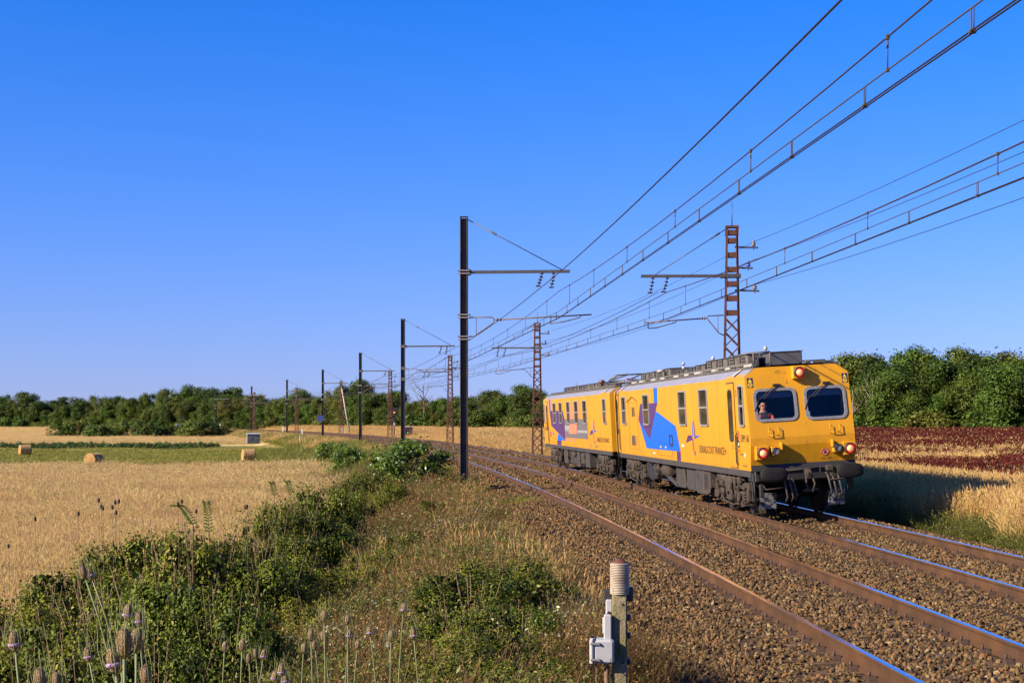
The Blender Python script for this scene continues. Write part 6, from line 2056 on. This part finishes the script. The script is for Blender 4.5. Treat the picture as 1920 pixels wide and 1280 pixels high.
# ------------------------------------------------------------------ cable post beside the left track
M_conc = mat('mossy concrete', (.17, .135, .075), .95, var=.35, scale=10, bump=.6, bscale=60, c2=(.11, .10, .025), c2scale=6, c2amt=.45)
M_coil = mat('pale ribbed coil', (.29, .235, .18), .6, var=.2, scale=20, c2=(.13, .075, .045), c2scale=5, c2amt=.4)
M_greybox = mat('weathered grey cabinet paint', (.27, .268, .275), .5, var=.1, scale=8)
PS = .816
px_, py_ = (1162 - 960) / F_PX * 14.7 * PS, 14.7 * PS
zg = (gz1(px_, py_) - EYE * (1 - PS)) / PS - .1
cpst = thing('cable_post', 'concrete cable post with a ribbed pale cap and grey junction box', 'post', (px_, py_, EYE * (1 - PS)), R(-6))
cpst.scale = (PS, PS, PS)
zt_ = .62
b = MB(); b.bbox((0, 0, (zt_ + zg - .4) / 2), (.15, .15, zt_ - zg + .4), .012); b.build('post', M_conc, cpst)
b = MB()
for z in (.44, .26, .02, -.14):
    b.lathe([(.013, -.006), (.013, .0)], (.03, -.077, z), 8, 'Y')
b.build('bolt_hole', M_black, cpst)
b = MB(); pr_ = []
for k in range(19):
    z = .535 + k * .0165
    pr_ += [(.084, z), (.099, z + .004), (.099, z + .010), (.084, z + .0155)]
b.lathe(pr_, (0, 0, 0), 26); b.build('ribbed_cap', M_coil, cpst)
b = MB(); b.lathe([(.085, .845), (.075, .86), (.05, .868), (.04, .885), (.012, .888)], (0, 0, 0), 20); b.build('cap_lid', mat('rust red lid', (.085, .025, .016), .8, var=.3, scale=30), cpst)
b = MB(); b.bbox((.085, .06, .53), (.1, .1, .14), .01); b.bbox((-.11, .06, .50), (.1, .1, .14), .01); b.build('bracket', M_print, cpst)
b = MB(); b.bbox((-.105, .01, .37), (.07, .1, .22), .012); b.build('terminal_box', M_greybox, cpst)
b = MB(); b.bbox((-.145, -.02, .22), (.05, .11, .16), .01); b.build('terminal_lid', M_greybox, cpst)
b = MB(); b.bbox((-.115, -.07, .20), (.08, .14, .28), .012); b.build('cable_duct', M_greybox, cpst)
jb = link('junction_box', None, cpst)
b = MB(); b.bbox((-.15, -.10, -.02), (.20, .19, .24), .02); b.build('box_body', M_greybox, jb)
b = MB(); b.bbox((-.27, -.10, -.02), (.05, .21, .27), .02); b.build('box_lid', M_greybox, jb)
b = MB()
for z in (.06, -.1):
    b.bbox((-.235, -.205, z), (.1, .02, .025), .005); b.lathe([(.012, -.01), (.012, .01)], (-.2, -.21, z), 8, 'Y')
b.build('box_clasp', M_galv, jb)
b = MB(); b.tube([(-.08, -.03, .33), (-.11, -.05, .36), (-.13, -.06, .32)], .012, 6); b.build('rusty_loop', M_rust, cpst)
b = MB(); b.tube([(-.13, -.1, -.13), (-.13, -.1, zg)], .022, 7); b.tube([(-.23, -.1, -.15), (-.23, -.1, zg)], .007, 5); b.build('conduit', M_stem, cpst)
b = MB()
for z in (.30, .12, -.14):
    b.bbox((.085, .0, z), (.05, .08, .06), .01)
b.build('clamp', M_print, cpst)
b = MB(); b.bbox((.035, -.082, .1), (.06, .012, .34), .004); b.build('cover_strip', M_conc, cpst)

# ------------------------------------------------------------------ bales, shed, cabins, signals, posts
M_bale = mat('straw bale', (.34, .19, .06), .95, var=.35, scale=9, bump=1.0, bscale=26, c2=(.22, .11, .035), c2scale=3, c2amt=.42)
def bale(u, v_base, Y, rz, label, d=1.3, w=1.25):
    x = (u - 960) / F_PX * Y
    o = thing('hay_bale', label, 'hay bale', (x, Y, gz1(x, Y) - .03), rz, 'round hay bales')
    b = MB(); n = 40; rg = random.Random(int(u))
    prof_ = []
    rows = 17
    vs, fs = [], []
    for i in range(rows):
        xx = -w / 2 + w * i / (rows - 1)
        for k in range(n):
            a = 2 * math.pi * k / n
            r_ = d / 2 * (1 + .012 * math.sin(i * 2.7) + rg.uniform(-.015, .015)) * (1 - .05 * (i in (0, rows - 1)))
            fl = .93 if math.sin(a) < -.85 else 1
            vs.append((xx + rg.uniform(-.01, .01), r_ * math.cos(a), d / 2 + r_ * math.sin(a) * fl))
    for i in range(rows - 1):
        for k in range(n):
            k2 = (k + 1) % n
            fs.append((i * n + k, i * n + k2, (i + 1) * n + k2, (i + 1) * n + k))
    b.add(vs, fs)
    b.build('roll', M_bale, o)
    for sg in (-1, 1):
        e = MB(); vs = [(sg * (w / 2 - .01), 0, d / 2)]; fs = []
        rings = 9
        for i in range(1, rings):
            for k in range(n):
                a = 2 * math.pi * k / n
                r_ = d / 2 * .985 * i / (rings - 1)
                vs.append((sg * (w / 2 + (.025 if i % 2 else -.012) * (i < rings - 1) + rg.uniform(-.008, .008)), r_ * math.cos(a), d / 2 + r_ * math.sin(a) * (.93 if math.sin(a) < -.85 else 1)))
        for k in range(n):
            fs.append((0, 1 + k, 1 + (k + 1) % n))
        for i in range(rings - 2):
            for k in range(n):
                k2 = (k + 1) % n
                fs.append((1 + i * n + k, 1 + i * n + k2, 1 + (i + 1) * n + k2, 1 + (i + 1) * n + k))
        e.add(vs, fs); e.build('spiral_end', M_bale, o)
    t = MB()
    for k in range(5):
        xx = -w / 2 + w * (k + .7) / 5.4
        t.lathe([(d / 2 + .012, -.012), (d / 2 + .018, 0), (d / 2 + .012, .012)], (xx, 0, d / 2), 30, 'X', caps=False)
    t.build('twine', mat('bale twine', (.55, .40, .2), .8) if 'bale twine' not in bpy.data.materials else bpy.data.materials['bale twine'], o)
bale(466, 862, 152, R(22), 'largest round hay bale at the right end of the meadow')
bale(176, 870, 133, R(68), 'round hay bale half hidden behind the golden grass')
bale(47, 852, 178, R(32), 'round hay bale on the meadow near the left edge', 1.25, 1.3)

M_shed = mat('blue grey shed sheet', (.035, .04, .06), .7, var=.25, scale=1.5)
M_shedw = mat('white painted sheet', (.30, .30, .33), .6, var=.1, scale=2)
Y = 242.; x = (475 - 960) / F_PX * Y
sd = thing('shed', 'small dark blue grey shed with graffiti and pale roof below the embankment', 'shed', (x, Y, gz1(x, Y) + .15), R(12))
b = MB(); b.box((0, -.8, .78), (2.0, .06, 1.55)); b.build('front_wall', M_shed, sd)
b = MB(); b.box((-1.03, 0, .78), (.06, 1.66, 1.55)); b.build('side_wall', M_shedw, sd)
b = MB(); b.box((1.03, 0, .78), (.06, 1.66, 1.55)); b.build('side_wall', M_shed, sd)
b = MB(); b.box((0, .83, .78), (2.12, .06, 1.55)); b.build('back_wall', M_shed, sd)
b = MB(); b.box((0, 0, 1.61), (2.3, 1.9, .1), 0, Matrix.Rotation(R(3), 3, 'X')); b.build('roof', M_shedw, sd)
g = MB()
arc_ = [(.0 + .38 * math.cos(R(20 + 150 * k / 8)), .62 + .55 * math.sin(R(20 + 150 * k / 8))) for k in range(9)]
g.tube([(-.35 + p[0], -.845, p[1]) for p in arc_], .035, 5); g.tube([(-.55, -.845, .5), (-.25, -.845, .85)], .03, 5)
for k in range(3):
    g.tube([(.35 + .2 * k, -.845, .55), (.42 + .2 * k, -.845, .8), (.3 + .2 * k, -.845, .95)], .025, 5)
g.build('graffiti', mat('pale graffiti paint', (.14, .13, .16), .6), sd)

def cabin(u, Y, q, w, h, label, m_):
    p = P(Y, q, 0)
    o = thing('lineside_cabin', label, 'cabin', (p.x, p.y, gz1(p.x, p.y) - .2), R(15))
    b = MB(); b.bbox((0, 0, h / 2), (w, w * .8, h), .03); b.build('body', m_, o)
    b = MB(); b.bbox((0, 0, h + .05), (w + .15, w * .8 + .15, .1), .02); b.build('roof', M_shedw, o)
    b = MB(); b.bbox((-w * .2, -w * .4 - .015, h * .45), (w * .4, .03, h * .8), .01); b.build('door', M_sill, o)
    return o
M_bluecab = mat('pale blue cabin', (.17, .24, .36), .6, var=.15, scale=2)
cabin(363, 392, -GAP - 5.5, 1.6, 1.9, 'pale blue lineside cabin far away at the foot of the left wood', M_bluecab)
cabin(752, 199, 4.3, 1.2, 1.7, 'rust brown lineside cabinet at the foot of the red signal', mat('rust brown cabinet', (.12, .06, .045), .8, var=.25, scale=3))
M_sigblk = mat('black signal target', (.012, .012, .014), .5)
def signal(Y, q, label, lit):
    p = P(Y, q, 0)
    o = thing('signal', label, 'signal', (p.x, p.y, gz1(p.x, p.y)), 0)
    b = MB(); b.tube([(0, 0, 0), (0, 0, 3.2)], .07, 8); b.build('post', M_dsteel, o)
    b = MB(); b.lathe([(.52, -.03), (.52, .03), (.48, .05)], (0, -.1, 4.0), 28, 'Y'); b.build('target', M_sigblk, o)
    b = MB(); b.lathe([(.56, -.02), (.56, .04), (.52, .04)], (0, -.08, 4.0), 28, 'Y', caps=False); b.build('target_rim', M_greybox, o)
    b = MB(); b.lathe([(.13, 0), (.13, -.2)], (0, -.15, 3.82), 14, 'Y', caps=False); b.build('hood', M_sigblk, o)
    b = MB(); b.lathe([(.11, 0), (.08, -.03), (.01, -.045)], (0, -.15, 3.82), 14, 'Y'); b.build('lamp', mat('lit red lamp', (.9, .12, .02), .3, emit=(1, .12, .02), estr=2) if lit else M_sigblk, o)
    b = MB(); b.box((0, 0, 3.1), (.9, .5, .06)); b.tube([(-.45, -.25, 3.1), (-.45, -.25, 3.5)], .02, 5); b.build('platform', M_dsteel, o)
    b = MB(); b.bbox((0, -.1, 2.2), (.25, .04, .35), .01); b.build('number_plate', M_greybox, o)
    b = MB(); b.bbox((0, 0, .3), (.5, .5, .7), .03); b.build('base', M_conc, o)
signal(204, 3.2, 'round black line signal showing a red light beside the right track', True)
p = P(388, -GAP - 3.5, 0)
o = thing('signal_mast', 'slim dark signal mast beside the pale blue cabin', 'signal', (p.x - 2, p.y, gz1(p.x, p.y)), 0)
b = MB(); b.tube([(0, 0, 0), (0, 0, 3)], .09, 8); b.build('post', M_dsteel, o)
b = MB(); b.bbox((0, -.12, 2.6), (.5, .15, 1.4), .1); b.build('target', M_sigblk, o)
# white posts along the line
M_whitepost = mat('white painted concrete', (.42, .42, .42), .7, var=.1, scale=6)
for i, (Y, q, h, red, lab) in enumerate(((262, -GAP - 2.7, 1.2, False, 'white marker post standing left of the line above the shed'), (236, -GAP - 2.6, 1.1, True, 'white marker post with a red top beside the curving line'), (345, -GAP - 3.6, 1.4, False, 'far white marker post below the left wood'), (255, 3.0, .8, False, 'short white post on the far side of the curve'))):
    p = P(Y, q, 0); z = gz1(p.x, p.y)
    o = thing('marker_post', lab, 'post', (p.x, p.y, z - .1), 0)
    b = MB(); b.bbox((0, 0, h / 2 + .35), (.24, .2, h + .5), .03); b.build('shaft', M_whitepost, o)
    b = MB(); b.bbox((0, 0, h + .66), (.28, .24, .12), .03); b.build('top', M_red if red else M_whitepost, o)
for i, (u, Y, h) in enumerate(((393, 235, 1.1), (526, 230, 1.2), (562, 205, 1.0), (336, 235, .8))):
    x = (u - 960) / F_PX * Y
    o = thing('fence_stake', '%s pale fence stake from the left at the meadow edge' % ordinal([1, 2, 3, 0][i]), 'stake', (x, Y, gz1(x, Y)), 0, 'fence stakes at the meadow edge')
    b = MB(); b.tube([(0, 0, -.1), (.02, 0, h * .6), (.03, 0, h)], [.06, .055, .045], 7); b.build('shaft', M_whitepost if i == 2 else mat('grey stake timber', (.35, .28, .2), .9) if i == 0 else bpy.data.materials.get('grey stake timber') or M_stem, o)
    b = MB(); b.lathe([(.045, h), (.005, h + .07)], (.03, 0, 0), 7); b.build('point', M_stem, o)
# blue board on the fourth mast, leaning strut at the fifth lattice mast
p = P(SPAN * 4 - .4, -GAP - 3.2, 0)
o = thing('blue_board', 'small blue board fixed to the fourth steel mast', 'sign', (p.x - .3, p.y, 2.0), 0)
b = MB(); b.bbox((0, 0, .5), (.9, .04, .8), .02); b.build('panel', mat('blue board paint', (.015, .03, .14), .5), o)
b = MB(); b.box((.1, .05, .5), (.6, .06, .06)); b.build('bracket', M_dsteel, o)
p = P(SPAN * 5, 2.4, 0)
o = thing('leaning_strut', 'pale wooden strut leaning against the fifth lattice mast', 'strut', (p.x, p.y - .5, -.5), 0)
b = MB(); b.tube([(1.6, 0, 0), (.1, 0, 8.4)], [.16, .11], 8); b.build('pole', mat('weathered pole timber', (.3, .25, .19), .9, var=.2, scale=3), o)
b = MB(); b.lathe([(.15, 0), (.15, .1)], (.12, 0, 8.2), 8); b.build('collar', M_dsteel, o)
# moss patch on the ballast shoulder
mp_ = [tuft_mesh('moss_tuft', M_greengrass, 500 + i, n=30, spread=.05, h0=.02, h1=.05, w0=.006, lean=.8) for i in range(2)]
n = 260
Yp = rng.normal(46.5, .8, n); qp = -GAP - 1.75 + rng.normal(0, .28, n)
pm = np.array([tuple(P(float(a), float(c), 0)) for a, c in zip(Yp, qp)]); pm[:, 2] = bed_z(qp)
plant('moss', pm, rng, mp_, .8, 1.5, None, 'patch of moss on the ballast shoulder near the steel mast', 'moss')
